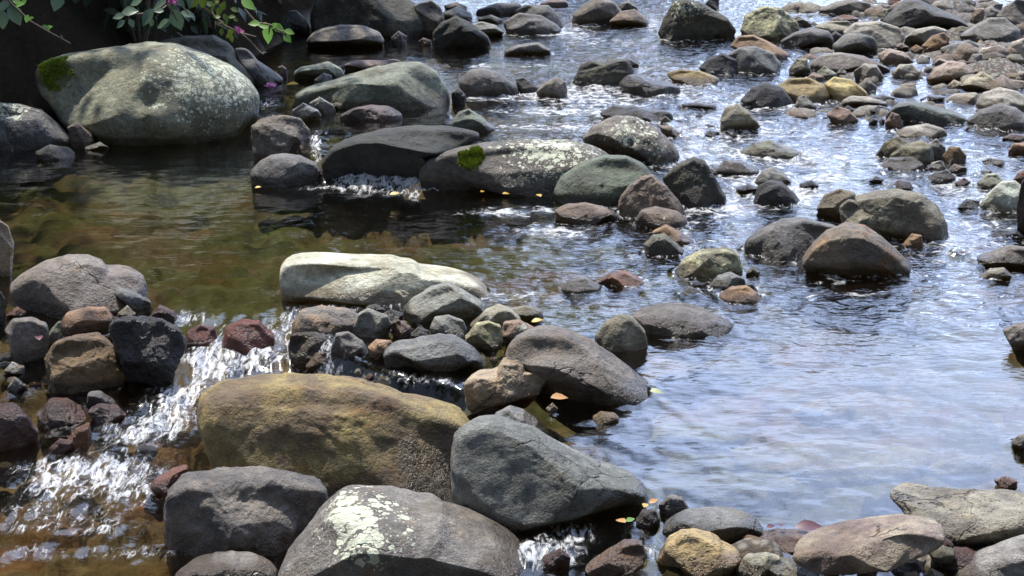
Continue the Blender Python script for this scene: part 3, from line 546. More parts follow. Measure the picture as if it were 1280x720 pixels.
def rock_verts(poly, opts, seed, sub, level_dz=0.0):
    R = np.random.default_rng(seed)
    P = np.array(poly, float)
    u0, u1, vt, vb = P[:, 0].min(), P[:, 0].max(), P[:, 1].min(), P[:, 1].max()
    uc, vc = (u0+u1)/2, vt + (vb-vt)*.52
    level_dz = float(opts.get('lift', 0)); ext = 1.35 if level_dz == 0 else 1.06
    if level_dz == 0: ext = max(ext, min(2.6, 1+.24*F/np.linalg.norm(at(uc, vb)-CAM)/max(vb-vc, 4)))
    PE = P.copy(); lo = PE[:, 1] > vc; PE[lo, 1] = vc + (PE[lo, 1]-vc)*ext
    rT = np.maximum(radial(PE, uc, vc), radial(P, uc, vc))
    lv = float(opts['lv']) if 'lv' in opts else None
    base = at(uc, vb, level_dz)
    if lv is not None: r0 = ray(uc, vb); base = CAM + r0*((lv-CAM[2])/r0[2])
    g = math.hypot(base[0], base[1]); slant = np.linalg.norm(base-CAM)
    hw, hh = (u1-u0)/2*slant/F, (vb-vt)/2*slant/F
    D = min(float(opts.get('d', .78))*hw, 2.1*hh); D = max(D, .55*min(hw, hh))
    e = float(opts.get('e', .8)); namp = float(opts.get('n', .75)); fc = int(opts.get('fc', 2))
    v, f = ico(sub)
    th = np.arctan2(v[:, 2], v[:, 0]); rho = np.hypot(v[:, 0], v[:, 2]); phi = np.arctan2(abs(v[:, 1]), rho)
    pr, py = np.cos(phi)**e, np.sign(v[:, 1])*np.sin(phi)**e
    hd = np.array([base[0]/g, base[1]/g, 0]); rt = np.array([hd[1], -hd[0], 0])
    # unit-shape noise and facets (in the stone's own proportions)
    rm = np.sqrt(hw*hh); fw = sm(.12, .55, abs(v[:, 1]))
    planes = []
    for k in range(fc):
        n = R.normal(size=3)*np.array([.9, .5, .8]); n[2] = abs(n[2]) if k % 3 else n[2]; n[1] = -abs(n[1])-.45; n /= np.linalg.norm(n); planes.append((n, R.uniform(.60, .82)))
    sd = R.uniform(0, 100, 3)
    kD = .85
    rcur = rT.copy(); G = np.zeros(NB)
    for outer in range(4):
        G = G*.3
        gd = g + kD*D
        Cc = np.array([hd[0]*gd, hd[1]*gd, 0.0])
        rr = ray(uc, vc); rr = rr/ (rr[0]*hd[0]+rr[1]*hd[1])
        Cc = CAM + rr*gd
        dc = project(Cc)[2]
        s = dc/F
        for it in range(4):
            rad_ = tint(th, rcur)*s
            X = rad_*np.cos(th)*pr; Z = rad_*np.sin(th)*pr; Y = D*py*(1-.12*np.sin(th))
            L = np.stack([X, Y, Z], 1)
            # facets
            for n, h in planes:
                q = L/np.array([hw, D, hh]); dd = q@n; ex = np.maximum(0, dd-h)
                L = L - (ex*.85*fw)[:, None]*n*np.array([hw, D, hh])
            nd = L/np.maximum(np.linalg.norm(L, axis=1), 1e-6)[:, None]
            q = L/rm + sd
            ns = .11*perlin(q*1.1)+.055*perlin(q*2.7+9)+.022*perlin(q*6+3)
            if sub >= 6: ns = ns + .017*perlin(q*13+1) - .045*np.maximum(0, .12-abs(perlin(q*1.9+40)))*4*(namp > .65)
            if sub >= 6: ns = ns + .008*perlin(q*27+5)
            L = L + nd*(ns*namp*min(hh, hw)*1.15)[:, None]
            Pw = Cc + L[:, :1]*rt + L[:, 1:2]*hd + L[:, 2:]*np.array([0, 0, 1.])
            pu, pv, _ = project(Pw)
            du, dv = pu-uc, -(pv-vc)
            tp = np.arctan2(dv, du); rp = np.hypot(du, dv)
            bi = np.clip(((tp+np.pi)/(2*np.pi)*NB).astype(int), 0, NB-1)
            mx = np.zeros(NB); np.maximum.at(mx, bi, rp)
            if (mx == 0).any(): mx = np.where(mx == 0, np.interp(TH, TH[mx > 0], mx[mx > 0], period=2*np.pi), mx)
            mx = np.maximum(mx, .5*(np.roll(mx, 1)+np.roll(mx, -1)))
            lf = np.log(np.clip(rT/mx, .6, 1.6))
            lf = np.real(np.fft.ifft(np.fft.fft(lf)*KERN))
            G = np.clip(G + .7*lf, -.35, .30)
            rcur = rT*np.exp(G)
        wl = W(Pw[:, 0], Pw[:, 1]) + level_dz if lv is None else lv
        vis = Pw[:, 2] > wl
        if not vis.any(): break
        vm = pv[vis].max()
        # move along the ground so that the visible foot lands on the outline's foot
        dpx = vb - vm
        dy = dpx*slant*slant/(F*CAM[2])*.8
        kD = float(np.clip(kD - dy/D, .25, 1.25))
    return Pw, f, Cc, D, (pu, pv, vis)

CROPS = {'P': (0, 0, 1), 'A1': (0, 0, 3.2), 'A2': (320, 0, 3.2), 'A3': (600, 0, 3.2), 'A4': (880, 0, 3.2),
 'B1': (0, 180, 3.2), 'B2': (320, 180, 3.2), 'B3': (600, 180, 3.2), 'B4': (880, 180, 3.2),
 'C1': (0, 340, 3.2), 'C2': (320, 340, 3.2), 'C3': (600, 340, 3.2), 'C4': (880, 340, 3.2),
 'D1': (0, 495, 3.2), 'D2': (320, 495, 3.2), 'D3': (600, 495, 3.2), 'D4': (880, 495, 3.2),
 'E1': (1040, 0, 5.3333), 'E6': (0, 0, 5.3333), 'E7': (200, 0, 5.3333)}
def px(crop, x, y):
    a, b, k = CROPS[crop]; return a+x/k, b+y/k
CATS = {'boulder': 'boulder', 'river_stone': 'stone', 'cobble': 'cobble', 'flat_rock': 'rock', 'pebble': 'pebble'}

M_moss = NT('moss'); _mv = M_moss.n('TexCoord').outputs['Object']
_mc = M_moss.mix(M_moss.noise(_mv, 30, 3), (.09, .13, .008), (.34, .42, .035))
_b = M_moss.n('BsdfPrincipled', inp={'Base Color': _mc, 'Roughness': .9}); M_moss.t.links.new(_b.outputs[0], M_moss.out.inputs[0])

FEET = []
def front_point(u, v, Pw, pu, pv):
    d = np.hypot(pu-u, pv-v); near = d < max(6, d.min()*1.5+2)
    idx = np.where(near)[0]; dist = np.linalg.norm(Pw[idx]-CAM, axis=1)
    return Pw[idx[np.argmin(dist)]]
def build_stone(i, line):
    crop, kind, key, ops, label, pts = [a.strip() for a in line.split('|')]
    opts = dict(a.split('=') for a in ops.split()) if ops else {}
    poly = [px(crop, *map(float, a.split(','))) for a in pts.split()]
    P = np.array(poly); wpx = P[:, 0].max()-P[:, 0].min()
    sub = int(opts.get('sub', 0)) or (4 if wpx < 16 else 5 if wpx < 75 else 6)
    Pw, f, Cc, D, (pu, pv, vis) = rock_verts(poly, opts, 100+i, sub)
    o = mesh(kind, Pw-Cc, f, stone_mat(key, int(opts.get('spk', 0))), None, tuple(Cc))
    tag(o, label, CATS[kind])
    scale = project(Cc)[2]/F
    n = len(Pw); li = np.zeros(n); mo = np.zeros(n)
    if 'lc' in opts:
        u, v, r = map(float, opts['lc'].split(','))
        c = front_point(u, v, Pw, pu, pv)
        q = (Pw-c); dd = np.sqrt(q[:, 0]**2+(q[:, 1]*.55)**2+(q[:, 2]*1.5)**2)/(r*scale)
        li = np.clip(1.25-dd, 0, 1)*float(opts['lich'])
    wl = W(Pw[:, 0], Pw[:, 1])
    band = (.075+.085*min(1, D/.3)) * (1.0+.5*perlin(Pw*5+i))
    we = 1-sm(0.0, 1.0, (Pw[:, 2]-wl)/np.maximum(band, .01))
    we = np.clip(we*.9 + float(opts.get('wet', 0)), 0, 1)
    if 'wc' in opts:
        u, v, r = map(float, opts['wc'].split(',')); c = front_point(u, v, Pw, pu, pv)
        we = np.maximum(we, np.clip(1.35-np.linalg.norm(Pw-c, axis=1)/(r*scale), 0, 1)*.9)
    if 'moss' in opts:
        u, v, r = map(float, opts['moss'].split(','))
        c = front_point(u, v, Pw, pu, pv); dd = np.linalg.norm((Pw-c)*np.array([.85, 1, 1]), axis=1)/(r*scale)
        mo = np.clip(1.3-dd, 0, 1)
        fa = f[(dd[f] < 1.0).all(1)]
        if len(fa):
            a, b, d3 = Pw[fa[:, 0]], Pw[fa[:, 1]], Pw[fa[:, 2]]
            nr = np.cross(b-a, d3-a); nr /= np.linalg.norm(nr, axis=1)[:, None]
            k = 12000; pick = rng.integers(0, len(fa), k); w1, w2 = rng.random(k), rng.random(k)
            sw = w1+w2 > 1; w1[sw], w2[sw] = 1-w1[sw], 1-w2[sw]
            p = a[pick]+(b-a)[pick]*w1[:, None]+(d3-a)[pick]*w2[:, None]
            ddp = np.linalg.norm(p-c, axis=1)/(r*scale)
            keep = ddp + .75*perlin(p*7)+.35*perlin(p*22) < .70; p = p[keep]; nn = nr[pick][keep]; k = len(p)
            up = nn*.8+rng.normal(0, .45, (k, 3)); up[:, 2] -= .1; L = rng.uniform(.007, .02, k)[:, None]
            side = np.cross(up, rng.normal(size=(k, 3))); side /= np.linalg.norm(side, axis=1)[:, None]
            ww = rng.uniform(.003, .006, k)[:, None]
            V = np.concatenate([p-side*ww, p+side*ww, p+up*L]); idx = np.arange(k)
            mesh('moss_patch', V-Cc, np.stack([idx, idx+k, idx+2*k], 1), M_moss.m, o, smooth=False)
    for nm, a in (('lichen', li), ('wet', we), ('moss', mo)): attr(o, nm, a)
    near = np.abs(Pw[:, 2]-wl) < max(.012, .06*D)
    if near.sum() > 12:
        g0 = Pw[near][:, :2].mean(0); q = Pw[near][:, :2]-g0; th = np.arctan2(q[:, 1], q[:, 0]); rr = np.hypot(q[:, 0], q[:, 1])
        bins = np.full(36, np.nan)
        for k in range(36):
            m = np.abs((th-(-np.pi+(k+.5)*np.pi/18)+np.pi) % (2*np.pi)-np.pi) < np.pi/24
            if m.any(): bins[k] = np.median(rr[m])
        ok = ~np.isnan(bins)
        if ok.sum() > 12: FEET.append((g0, np.interp(np.arange(36), np.where(ok)[0], bins[ok], period=36), D, float(opts.get('lift', 0))))
    return o
for i, line in enumerate(l for l in STONES.strip().splitlines()):
    build_stone(i, line)
# ------------------------------------------------------------------ stream bed and water sheets
def fan(ny0, ncol, y0=3.6, y1=75):
    ys = [y0]
    while ys[-1] < y1: ys.append(ys[-1]+ny0*(ys[-1]/5)**1.25)
    ys = np.array(ys); t = np.linspace(-1, 1, ncol); t = t*(.75+.25*t*t)
    Y = np.repeat(ys[:, None], ncol, 1); X = t[None, :]*(2.4+.40*Y)
    n, m = Y.shape
    a = (np.arange(n-1)[:, None]*m+np.arange(m-1)[None, :]).ravel()
    return X.ravel(), Y.ravel(), np.stack([a, a+1, a+m+1, a+m], 1)
def blobs(u, v, lst):
    out = np.zeros(len(u))
    for cu, cv, ru, rv, s in lst:
        out = 1-(1-out)*(1-np.clip(1.0*s, 0, .98)*np.exp(-(((u-cu)/ru)**2+((v-cv)/rv)**2)))
    return out
def worley(p):
    i = np.floor(p).astype(int); best = np.full(len(p), 9.0); cid = np.zeros(len(p))
    for dx in (-1, 0, 1):
        for dy in (-1, 0, 1):
            c = i+np.array([dx, dy]); k = _perm[_perm[c[:, 0] & 255]+(c[:, 1] & 255)]
            q = c + .5+.42*np.stack([_g[k][:, 0], _g[k][:, 1]], 1)
            d = np.hypot(p[:, 0]-q[:, 0], p[:, 1]-q[:, 1]); m = d < best
            best = np.where(m, d, best); cid = np.where(m, k, cid)
    return best, cid
BANK_Y = [0, 9, 11, 13, 14.5, 17, 20, 24, 28, 40, 80]
BANK_X = [-5.2, -5.2, -4.9, -4.3, -3.3, -2.75, -2.5, -2.2, -1.7, -1.2, -1.2]
def bank(x, y):
    d = np.interp(y, BANK_Y, BANK_X) - x
    return 2.6*sm(0, 2.6, d)+.28*np.maximum(0, d-1.6)*(d > 1.6) + .25*sm(0, .4, d)
# shallows and dry bars: (u, v, ru, rv, height above the normal bed)
SHALLOW = [(1180, 40, 150, 60, .34), (1060, 110, 70, 30, .22), (1240, 120, 90, 40, .34), (560, 420, 130, 28, .20), (620, 450, 60, 30, .2),
 (980, 690, 190, 34, .27), (1200, 700, 160, 40, .30), (60, 450, 110, 40, .22), (740, 540, 70, 40, .10), (330, 560, 60, 40, .15), (700, 640, 60, 40, .12),
 (1180, 180, 60, 30, .15), (360, 60, 60, 14, .15), (450, 395, 90, 20, .15)]
def bed_h(x, y):
    u, v, _ = project(p3(x, y, 0))
    h = W(x, y) - .27 + 0 - .10*perlin(p3(x*.7, y*.7, 3)) + blobs(u, v, SHALLOW)
    return h + bank(x, y)
X, Y, Fq = fan(.026, 380, y1=160)
wp = np.stack([X, Y], 1) + .05*np.stack([perlin(p3(X*5, Y*5, 1)), perlin(p3(X*5, Y*5, 7))], 1)
d1, c1 = worley(wp*np.array([3.6, 3.1])); d2, c2 = worley(wp*np.array([9.5, 8.5])+40)
dome = .085*np.sqrt(np.clip(1-(d1/.62)**2, 0, 1))*(c1 % 3 > 0)+.03*np.sqrt(np.clip(1-(d2/.6)**2, 0, 1))
Z = bed_h(X, Y)+dome - .06 + .02*perlin(p3(X*3, Y*3, 2))
# --- bed material
N = NT('stream_bed'); gp = N.n('TexCoord').outputs['Object']
va = N.vmul(gp, (3.6, 3.1, 1.0)); vc_ = N.n('TexVoronoi', inp={'Vector': va, 'Scale': 1.0})
vb_ = N.n('TexVoronoi', inp={'Vector': gp, 'Scale': 9.0})
def ramp(N, fac, stops):
    r = N.n('ValToRGB'); N._set(r.inputs[0], fac); el = r.color_ramp.elements
    el[0].position, el[0].color = stops[0][0], col(stops[0][1]); el[1].position, el[1].color = stops[-1][0], col(stops[-1][1])
    for p, c in stops[1:-1]: q = el.new(p); q.color = col(c)
    return r.outputs[0]
sepA = N.n('SeparateColor', inp={0: N.vor(gp, 3.3, 'Color')}).outputs[0]; sepB = N.n('SeparateColor', inp={0: vb_.outputs['Color']}).outputs[0]
stops = [(0, (.09, .075, .055)), (.25, (.17, .13, .09)), (.5, (.12, .09, .05)), (.7, (.22, .19, .15)), (.85, (.20, .10, .055)), (1, (.30, .27, .21))]
c = N.mix(.5, ramp(N, sepA, stops), ramp(N, sepB, stops))
al = N.ss(N.noise(gp, .9, 4, .6), .42, .56)
lowa = N.attr('lower')
c = N.mix(N.math('MULTIPLY', lowa, .7), c, N.mix(1.0, c, (1.05, .82, .66), 'MULTIPLY'))
c = N.mix(N.math('MULTIPLY', N.math('MULTIPLY', al, N.math('SUBTRACT', 1.0, N.math('MULTIPLY', lowa, .85))), .7), c, (.085, .11, .03))
c = N.mix(N.math('MULTIPLY', N.ss(N.noise(N.vadd(gp, (7, 3, 1)), 1.3, 4, .6), .55, .66), .6), c, (.16, .075, .03))
nz = N.noise(gp, 14, 5, .65)
c = N.mix(1.0, c, N.n('CombineColor', inp={0: N.math('MULTIPLY_ADD', nz, 1.4, .3), 1: N.math('MULTIPLY_ADD', nz, 1.4, .3), 2: N.math('MULTIPLY_ADD', nz, 1.4, .3)}).outputs[0], 'MULTIPLY')
dry = N.attr('dry')
gv = N.n('TexVoronoi', inp={'Vector': gp, 'Scale': 26.0})
gc = ramp(N, N.n('SeparateColor', inp={0: gv.outputs['Color']}).outputs[0], [(0, (.10, .09, .075)), (.35, (.2, .175, .14)), (.6, (.15, .14, .125)), (.8, (.27, .24, .19)), (1, (.22, .15, .11))])
gc = N.mix(1.0, gc, N.mix(N.ss(gv.outputs['Distance'], .2, .6), (1, 1, 1), (.35, .33, .3)), 'MULTIPLY')
c = N.mix(dry, c, gc)
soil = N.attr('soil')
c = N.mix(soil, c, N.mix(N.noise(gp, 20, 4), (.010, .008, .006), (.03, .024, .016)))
b = N.n('BsdfPrincipled', inp={'Base Color': c, 'Roughness': .75, 'Specular IOR Level': N.mixf(soil, .2, 0.0), 'Normal': N.bump(N.math('ADD', nz, N.math('MULTIPLY', N.noise(gp, 60, 3), .4)), .5, .03)})
N.t.links.new(b.outputs[0], N.out.inputs[0])
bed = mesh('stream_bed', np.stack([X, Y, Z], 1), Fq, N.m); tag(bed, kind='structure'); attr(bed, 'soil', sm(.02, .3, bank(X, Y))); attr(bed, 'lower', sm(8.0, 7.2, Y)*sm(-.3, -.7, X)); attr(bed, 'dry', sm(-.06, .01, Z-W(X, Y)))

# --- water
FOAM = [  # u, v, ru, rv, strength
 (300, 408, 70, 22, .45), (235, 395, 30, 14, .5), (372, 408, 36, 32, .65), (330, 452, 70, 16, .8), (262, 455, 45, 32, .85), (225, 490, 38, 30, .92), (205, 525, 44, 24, .92), (165, 545, 44, 18, .85),
 (130, 588, 80, 22, .95), (70, 608, 66, 22, .78), (170, 615, 48, 24, .78), (60, 640, 76, 16, .62), (120, 662, 100, 15, .6), (170, 692, 66, 12, .6), (40, 692, 70, 12, .58), (40, 585, 40, 10, .45), (20, 660, 40, 8, .5),
 (395, 185, 9, 24, 1.0), (460, 230, 56, 15, 1.0), (512, 232, 28, 13, 1.0), (540, 235, 28, 4, .85), (516, 248, 8, 6, .8), (415, 236, 70, 3, .6), (690, 690, 50, 24, .8), (720, 665, 34, 16, .75), (650, 702, 34, 14, .7), (815, 690, 14, 22, .7),
 (335, 130, 26, 12, .6), (345, 148, 16, 6, .6), (455, 148, 30, 4, .6),
 (430, 58, 22, 2, .6), (325, 367, 34, 8, .9), (480, 470, 60, 10, .6), (540, 480, 50, 8, .6), (410, 470, 30, 8, .6), (410, 440, 20, 20, .5), (440, 385, 60, 6, .7), (520, 385, 25, 6, .6)]
RAPID = [  # broken white riffles
 (680, 262, 90, 7, .75), (690, 290, 60, 12, .9), (620, 268, 70, 5, .7), (760, 315, 90, 20, .35), (640, 370, 60, 8, .7), (600, 380, 40, 6, .6), (700, 375, 50, 8, .35),
 (670, 82, 60, 4, .7), (600, 82, 20, 4, .7), (720, 40, 40, 14, .8), (770, 55, 60, 9, .55), (700, 70, 60, 6, .4), (640, 45, 24, 5, .6), (815, 30, 22, 12, .8), (850, 55, 60, 10, .3),
 (640, 122, 90, 7, .85), (720, 115, 80, 12, .9), (600, 110, 40, 10, .7), (690, 140, 110, 8, .8), (640, 158, 90, 6, .8), (720, 160, 60, 8, .7), (760, 130, 70, 16, .7), (800, 85, 60, 6, .7),
 (850, 110, 60, 10, .7), (880, 125, 90, 12, .65), (900, 150, 90, 14, .6), (860, 165, 70, 14, .65), (850, 200, 60, 14, .65), (900, 185, 80, 16, .6), (960, 160, 90, 14, .5), (960, 195, 90, 12, .6), (1000, 200, 80, 12, .6),
 (1050, 170, 80, 14, .5), (1060, 205, 70, 14, .55), (930, 225, 50, 14, .9), (960, 250, 60, 12, .95), (1010, 240, 40, 16, 1.0), (900, 265, 60, 12, .8), (860, 280, 60, 14, .6), (1030, 225, 50, 10, .8), (880, 305, 60, 14, .5),
 (1190, 225, 50, 14, .85), (1215, 245, 50, 16, .8), (1200, 280, 60, 14, .6), (1180, 310, 60, 14, .5), (1250, 290, 40, 20, .55), (1060, 368, 90, 5, .75), (1000, 355, 60, 8, .5), (1240, 200, 50, 8, .7), (1150, 330, 60, 20, .4), (1250, 348, 40, 6, .5),
 (1100, 115, 60, 8, .5), (1000, 130, 60, 14, .6), (1180, 165, 60, 3, .6), (900, 20, 80, 12, .5), (980, 15, 60, 10, .6), (1150, 130, 50, 5, .5), (760, 345, 100, 18, .3), (950, 375, 60, 12, .3), (1100, 60, 30, 5, .4)]
X, Y, Fq = fan(.017, 600)
u, v, _ = project(p3(X, Y, W(X, Y)))
foam = blobs(u, v, FOAM); rapid = blobs(u, v, RAPID)
rough = .07 + .52*sm(560, 800, u)*sm(470, 330, v) + .35*sm(700, 1000, u)*sm(525, 400, v) + .3*sm(220, 150, v)*sm(380, 640, u)
rough = np.clip(np.maximum(rough, np.maximum(rapid*.95, foam)) - .10*sm(540, 620, v)*sm(640, 760, u), .04, 1)
# broken water piled against the stones and trailing below them
ring = np.zeros(len(X)); wake = np.zeros(len(X))
for g0, bins, D, lift in FEET:
    if lift: continue
    rmax = bins.max()+.35
    m = (abs(X-g0[0]) < rmax) & (abs(Y-g0[1]) < rmax+.2)
    if not m.any(): continue
    qx, qy = X[m]-g0[0], Y[m]-g0[1]; rr = np.hypot(qx, qy); th = np.arctan2(qy, qx)
    rb = np.interp((th+np.pi)/(np.pi/18)-.5, np.arange(36), bins, period=36)
    d = rr-rb; ring[m] = np.maximum(ring[m], np.exp(-((d-.008)/.028)**2))
    up = np.clip(qy/(rr+1e-6), -1, 1)
    wake[m] = np.maximum(wake[m], np.exp(-np.maximum(d, 0)/(.05+.10*np.maximum(-up, 0)+.03*np.maximum(up, 0)))*np.clip(D/.2, .3, 1))
fast_w = sm(.35, .7, rough)
rapid = 1-(1-rapid)*(1-.75*wake*fast_w); foam = 1-(1-foam)*(1-1.0*ring*(.28+.6*fast_w)*(.6+.9*perlin(p3(X*9, Y*9, 4))).clip(0, 1))
# lip of the left cascade stays glassy
calm = blobs(u, v, [(250, 360, 110, 16, 1), (330, 372, 60, 10, .5)])
foam *= 1-calm; rough *= 1-.6*calm
amp = .004+.016*rough**1.5
Z = W(X, Y) + amp*(perlin(p3(X*5.5, Y*4.2, 1))+.55*perlin(p3(X*12, Y*9, 5))+.3*perlin(p3(X*26, Y*20, 8)))
turb = np.clip(foam, 0, 1)
Z += .012*ring*(.3+.7*fast_w)
Z += turb*(.034*perlin(p3(X*13, Y*5, 11))+.018*perlin(p3(X*30, Y*13, 21))+.005*perlin(p3(X*60, Y*30, 31))+.01)
Z += -.6*sm(.0, .7, bank(X, Y))          # the sheet dips under the banks
N = NT('water'); gp = N.n('TexCoord').outputs['Object']
ra = N.attr('rapid'); fo = N.attr('foam'); ro = N.attr('rough')
n1 = N.noise(N.vmul(gp, (.65, 1.1, 1)), 7, 2, .5, .4); n2 = N.noise(N.vadd(N.vmul(gp, (.6, 1.2, 1)), (3, 7, 2)), 20, 2, .5, .5); n3 = N.noise(N.vmul(gp, (.7, 1.2, 1)), 55, 2, .5, .3)
h = N.math('ADD', N.math('MULTIPLY', n1, 1.0), N.math('ADD', N.math('MULTIPLY', n2, .32), N.math('MULTIPLY', n3, .05)))
nrm = N.bump(h, N.math('MULTIPLY', N.math('MULTIPLY_ADD', ro, .56, .045, clamp=True), N.math('MULTIPLY_ADD', fo, -.55, 1.0)), .055)
fr = N.n('Fresnel', inp={'IOR': 1.42, 'Normal': nrm}).outputs[0]
gl = N.n('BsdfGlossy', inp={'Color': (1, 1, 1, 1), 'Roughness': N.math('MULTIPLY_ADD', N.math('MAXIMUM', fo, N.math('MULTIPLY', ra, .35)), .22, .06), 'Normal': nrm}).outputs[0]
tr = N.n('BsdfTransparent', inp={'Color': (.58, .555, .43, 1)}).outputs[0]
ws = N.n('MixShader', inp={0: fr, 1: tr, 2: gl}).outputs[0]
# aerated water: only where it really breaks, as streaks and flecks
s1 = N.noise(N.vmul(gp, (1, .22, 1)), 26, 4, .6, 1.4); s2 = N.noise(N.vmul(gp, (1.0, .40, 1)), 75, 3, .7, 1.0)
c1_ = N.noise(N.vmul(gp, (.8, .8, 1)), 9, 4, .62, 1.2); c2_ = N.noise(N.vmul(gp, (.7, .6, 1)), 26, 3, .65, .8)
fl = N.mixf(N.ss(fo, .1, .4), N.math('ADD', N.math('MULTIPLY', c1_, .62), N.math('MULTIPLY', c2_, .38)), N.math('ADD', N.math('MULTIPLY', s1, .68), N.math('MULTIPLY', s2, .32)))
fth = N.math('SUBTRACT', .72, N.math('MULTIPLY', N.math('MAXIMUM', fo, N.math('MULTIPLY', ra, .92)), .285))
fm = N.ss(N.math('SUBTRACT', fl, fth), -.07, .11)
fm = N.math('MULTIPLY', fm, N.math('MAXIMUM', N.ss(fo, .22, .62), N.ss(ra, .14, .4)))
fb = N.n('BsdfPrincipled', inp={'Base Color': (.80, .82, .84, 1), 'Roughness': .5, 'Normal': N.bump(fl, .35, .012)}).outputs[0]
fb = N.n('MixShader', inp={0: .38, 1: fb, 2: N.n('BsdfTranslucent', inp={'Color': (.85, .87, .9, 1)}).outputs[0]}).outputs[0]
sh = N.n('MixShader', inp={0: N.math('MULTIPLY', fm, .88), 1: ws, 2: fb}).outputs[0]
N.t.links.new(sh, N.out.inputs[0])
wat = mesh('water', np.stack([X, Y, Z], 1), Fq, N.m); tag(wat, kind='structure')
attr(wat, 'foam', foam); attr(wat, 'rapid', rapid); attr(wat, 'rough', rough)

# ------------------------------------------------------------------ foliage
def leaf_mat(name, a, b, trans=.35, rough=.45):
    N = NT(name); r = N.n('ObjectInfo').outputs['Random']; g = N.n('NewGeometry').outputs['Random Per Island']
    c = N.mix(g, a, b); p = N.n('BsdfPrincipled', inp={'Base Color': c, 'Roughness': rough}).outputs[0]
    t = N.n('BsdfTranslucent', inp={'Color': c}).outputs[0]
    N.t.links.new(N.n('MixShader', inp={0: trans, 1: p, 2: t}).outputs[0], N.out.inputs[0]); return N.m
def plain(name, c, rough=.8):
    N = NT(name); v = N.n('TexCoord').outputs['Object']; k = N.noise(v, 25, 4)
    b = N.n('BsdfPrincipled', inp={'Base Color': N.mix(k, tuple(x*.6 for x in c), tuple(min(1, x*1.35) for x in c)), 'Roughness': rough, 'Normal': N.bump(k, .4, .01)})
    N.t.links.new(b.outputs[0], N.out.inputs[0]); return N.m
M_crown = leaf_mat('tree_leaves', (.025, .045, .012), (.07, .10, .025)); M_bark = plain('bark', (.09, .07, .05))
M_shrub = leaf_mat('shrub_leaves', (.018, .035, .014), (.045, .075, .03)); M_big = leaf_mat('broad_leaves', (.075, .13, .075), (.12, .18, .11), .25, .4)
M_lime = leaf_mat('fresh_leaves', (.16, .33, .05), (.26, .46, .09), .5); M_olive = leaf_mat('olive_leaves', (.07, .11, .012), (.13, .17, .02), .4)
M_stem = plain('twig', (.16, .12, .09)); M_pink = leaf_mat('pink_petals', (.32, .05, .18), (.42, .10, .27), .3); M_yel = leaf_mat('yellow_leaf', (.55, .33, .03), (.65, .42, .06), .3)
M_orl = leaf_mat('orange_leaf', (.5, .22, .06), (.55, .3, .1), .3); M_mar = leaf_mat('maroon_leaf', (.07, .015, .025), (.11, .025, .035), .2); M_pgl = leaf_mat('pale_green_leaf', (.45, .5, .2), (.5, .55, .28), .4)
def leaf_geo(c, dirv, nrm, L, Wd, V, Fc, droop=.18):
    d = dirv/np.linalg.norm(dirv); s = np.cross(d, nrm); s /= np.linalg.norm(s)+1e-9; n = np.cross(s, d)
    prof = [(0, 0), (.18, .62), (.42, 1.0), (.68, .74), (.88, .30), (1, 0)]
    b0 = len(V)
    for t, w in prof:
        mid = c+d*L*t - n*droop*L*t*t
        V.append(mid); V.append(mid+s*Wd*w*.5+n*.10*Wd*w); V.append(mid-s*Wd*w*.5+n*.10*Wd*w)
    for k in range(len(prof)-1):
        a = b0+3*k; Fc.append((a, a+3, a+4, a+1)); Fc.append((a, a+2, a+5, a+3))
def tube(pts, r0, r1, V, Fc, ns=6):
    pts = [np.array(p, float) for p in pts]; b0 = len(V)
    for i, p in enumerate(pts):
        d = pts[min(i+1, len(pts)-1)]-pts[max(i-1, 0)]; d /= np.linalg.norm(d)+1e-9
        a = np.cross(d, [0.3, .2, 1]); a /= np.linalg.norm(a)+1e-9; b = np.cross(d, a); r = r0+(r1-r0)*i/(len(pts)-1)
        for k in range(ns): t = 2*math.pi*k/ns; V.append(p+r*(math.cos(t)*a+math.sin(t)*b))
    for i in range(len(pts)-1):
        for k in range(ns): q = b0+i*ns; k2 = (k+1) % ns; Fc.append((q+k, q+k2, q+ns+k2, q+ns+k))
def empty(name, loc):
    o = bpy.data.objects.new(name, None); C.objects.link(o); o.location = loc; o.empty_display_size = .1; return o
def sub(a, loc): return [tuple(np.array(p)-np.array(loc)) for p in a]

# trees of the wooded left bank and the far bend (their crowns shade the left pool and stand in its reflection)
def tree_crown(R, h, w, nleaf, size):
    V, Fc = [], []
    cl = []
    for k in range(46):
        a = R.uniform(0, 2*np.pi); t = R.random(); zz = h*(.16+.84*t); rr = w*math.sqrt(R.random())*(1.15-.75*abs(t-.42)**1.2)
        cl.append((np.array([rr*math.cos(a), rr*math.sin(a), zz]), R.uniform(.45, 1.0)*w*.42))
    n = nleaf; ci = R.integers(0, len(cl), n)
    p = np.array([cl[i][0] for i in ci])+R.normal(size=(n, 3))*np.array([cl[i][1] for i in ci])[:, None]*np.array([.6, .6, .42])
    d = R.normal(size=(n, 3)); d /= np.linalg.norm(d, axis=1)[:, None]; q = np.cross(d, R.normal(size=(n, 3))); q /= np.linalg.norm(q, axis=1)[:, None]
    s = R.uniform(.6, 1.3, n)[:, None]*size
    V = np.concatenate([p-d*s, p+q*s*.45, p+d*s, p-q*s*.45]); i = np.arange(n)
    return V, np.stack([i, i+n, i+2*n, i+3*n], 1)
R = np.random.default_rng(21)
crowns = []
for k in range(3):
    V, Fc = tree_crown(R, 12.0, 4.2, 5200, .22); m = bpy.data.meshes.new('crown'); fast(m, V, Fc); m.materials.append(M_crown); crowns.append(m)
TV, TF = [], []
tube([(0, 0, -.6), (.1, .05, 2), (-.1, .1, 5), (.15, 0, 9), (.1, 0, 11.5)], .28, .05, TV, TF, 8)
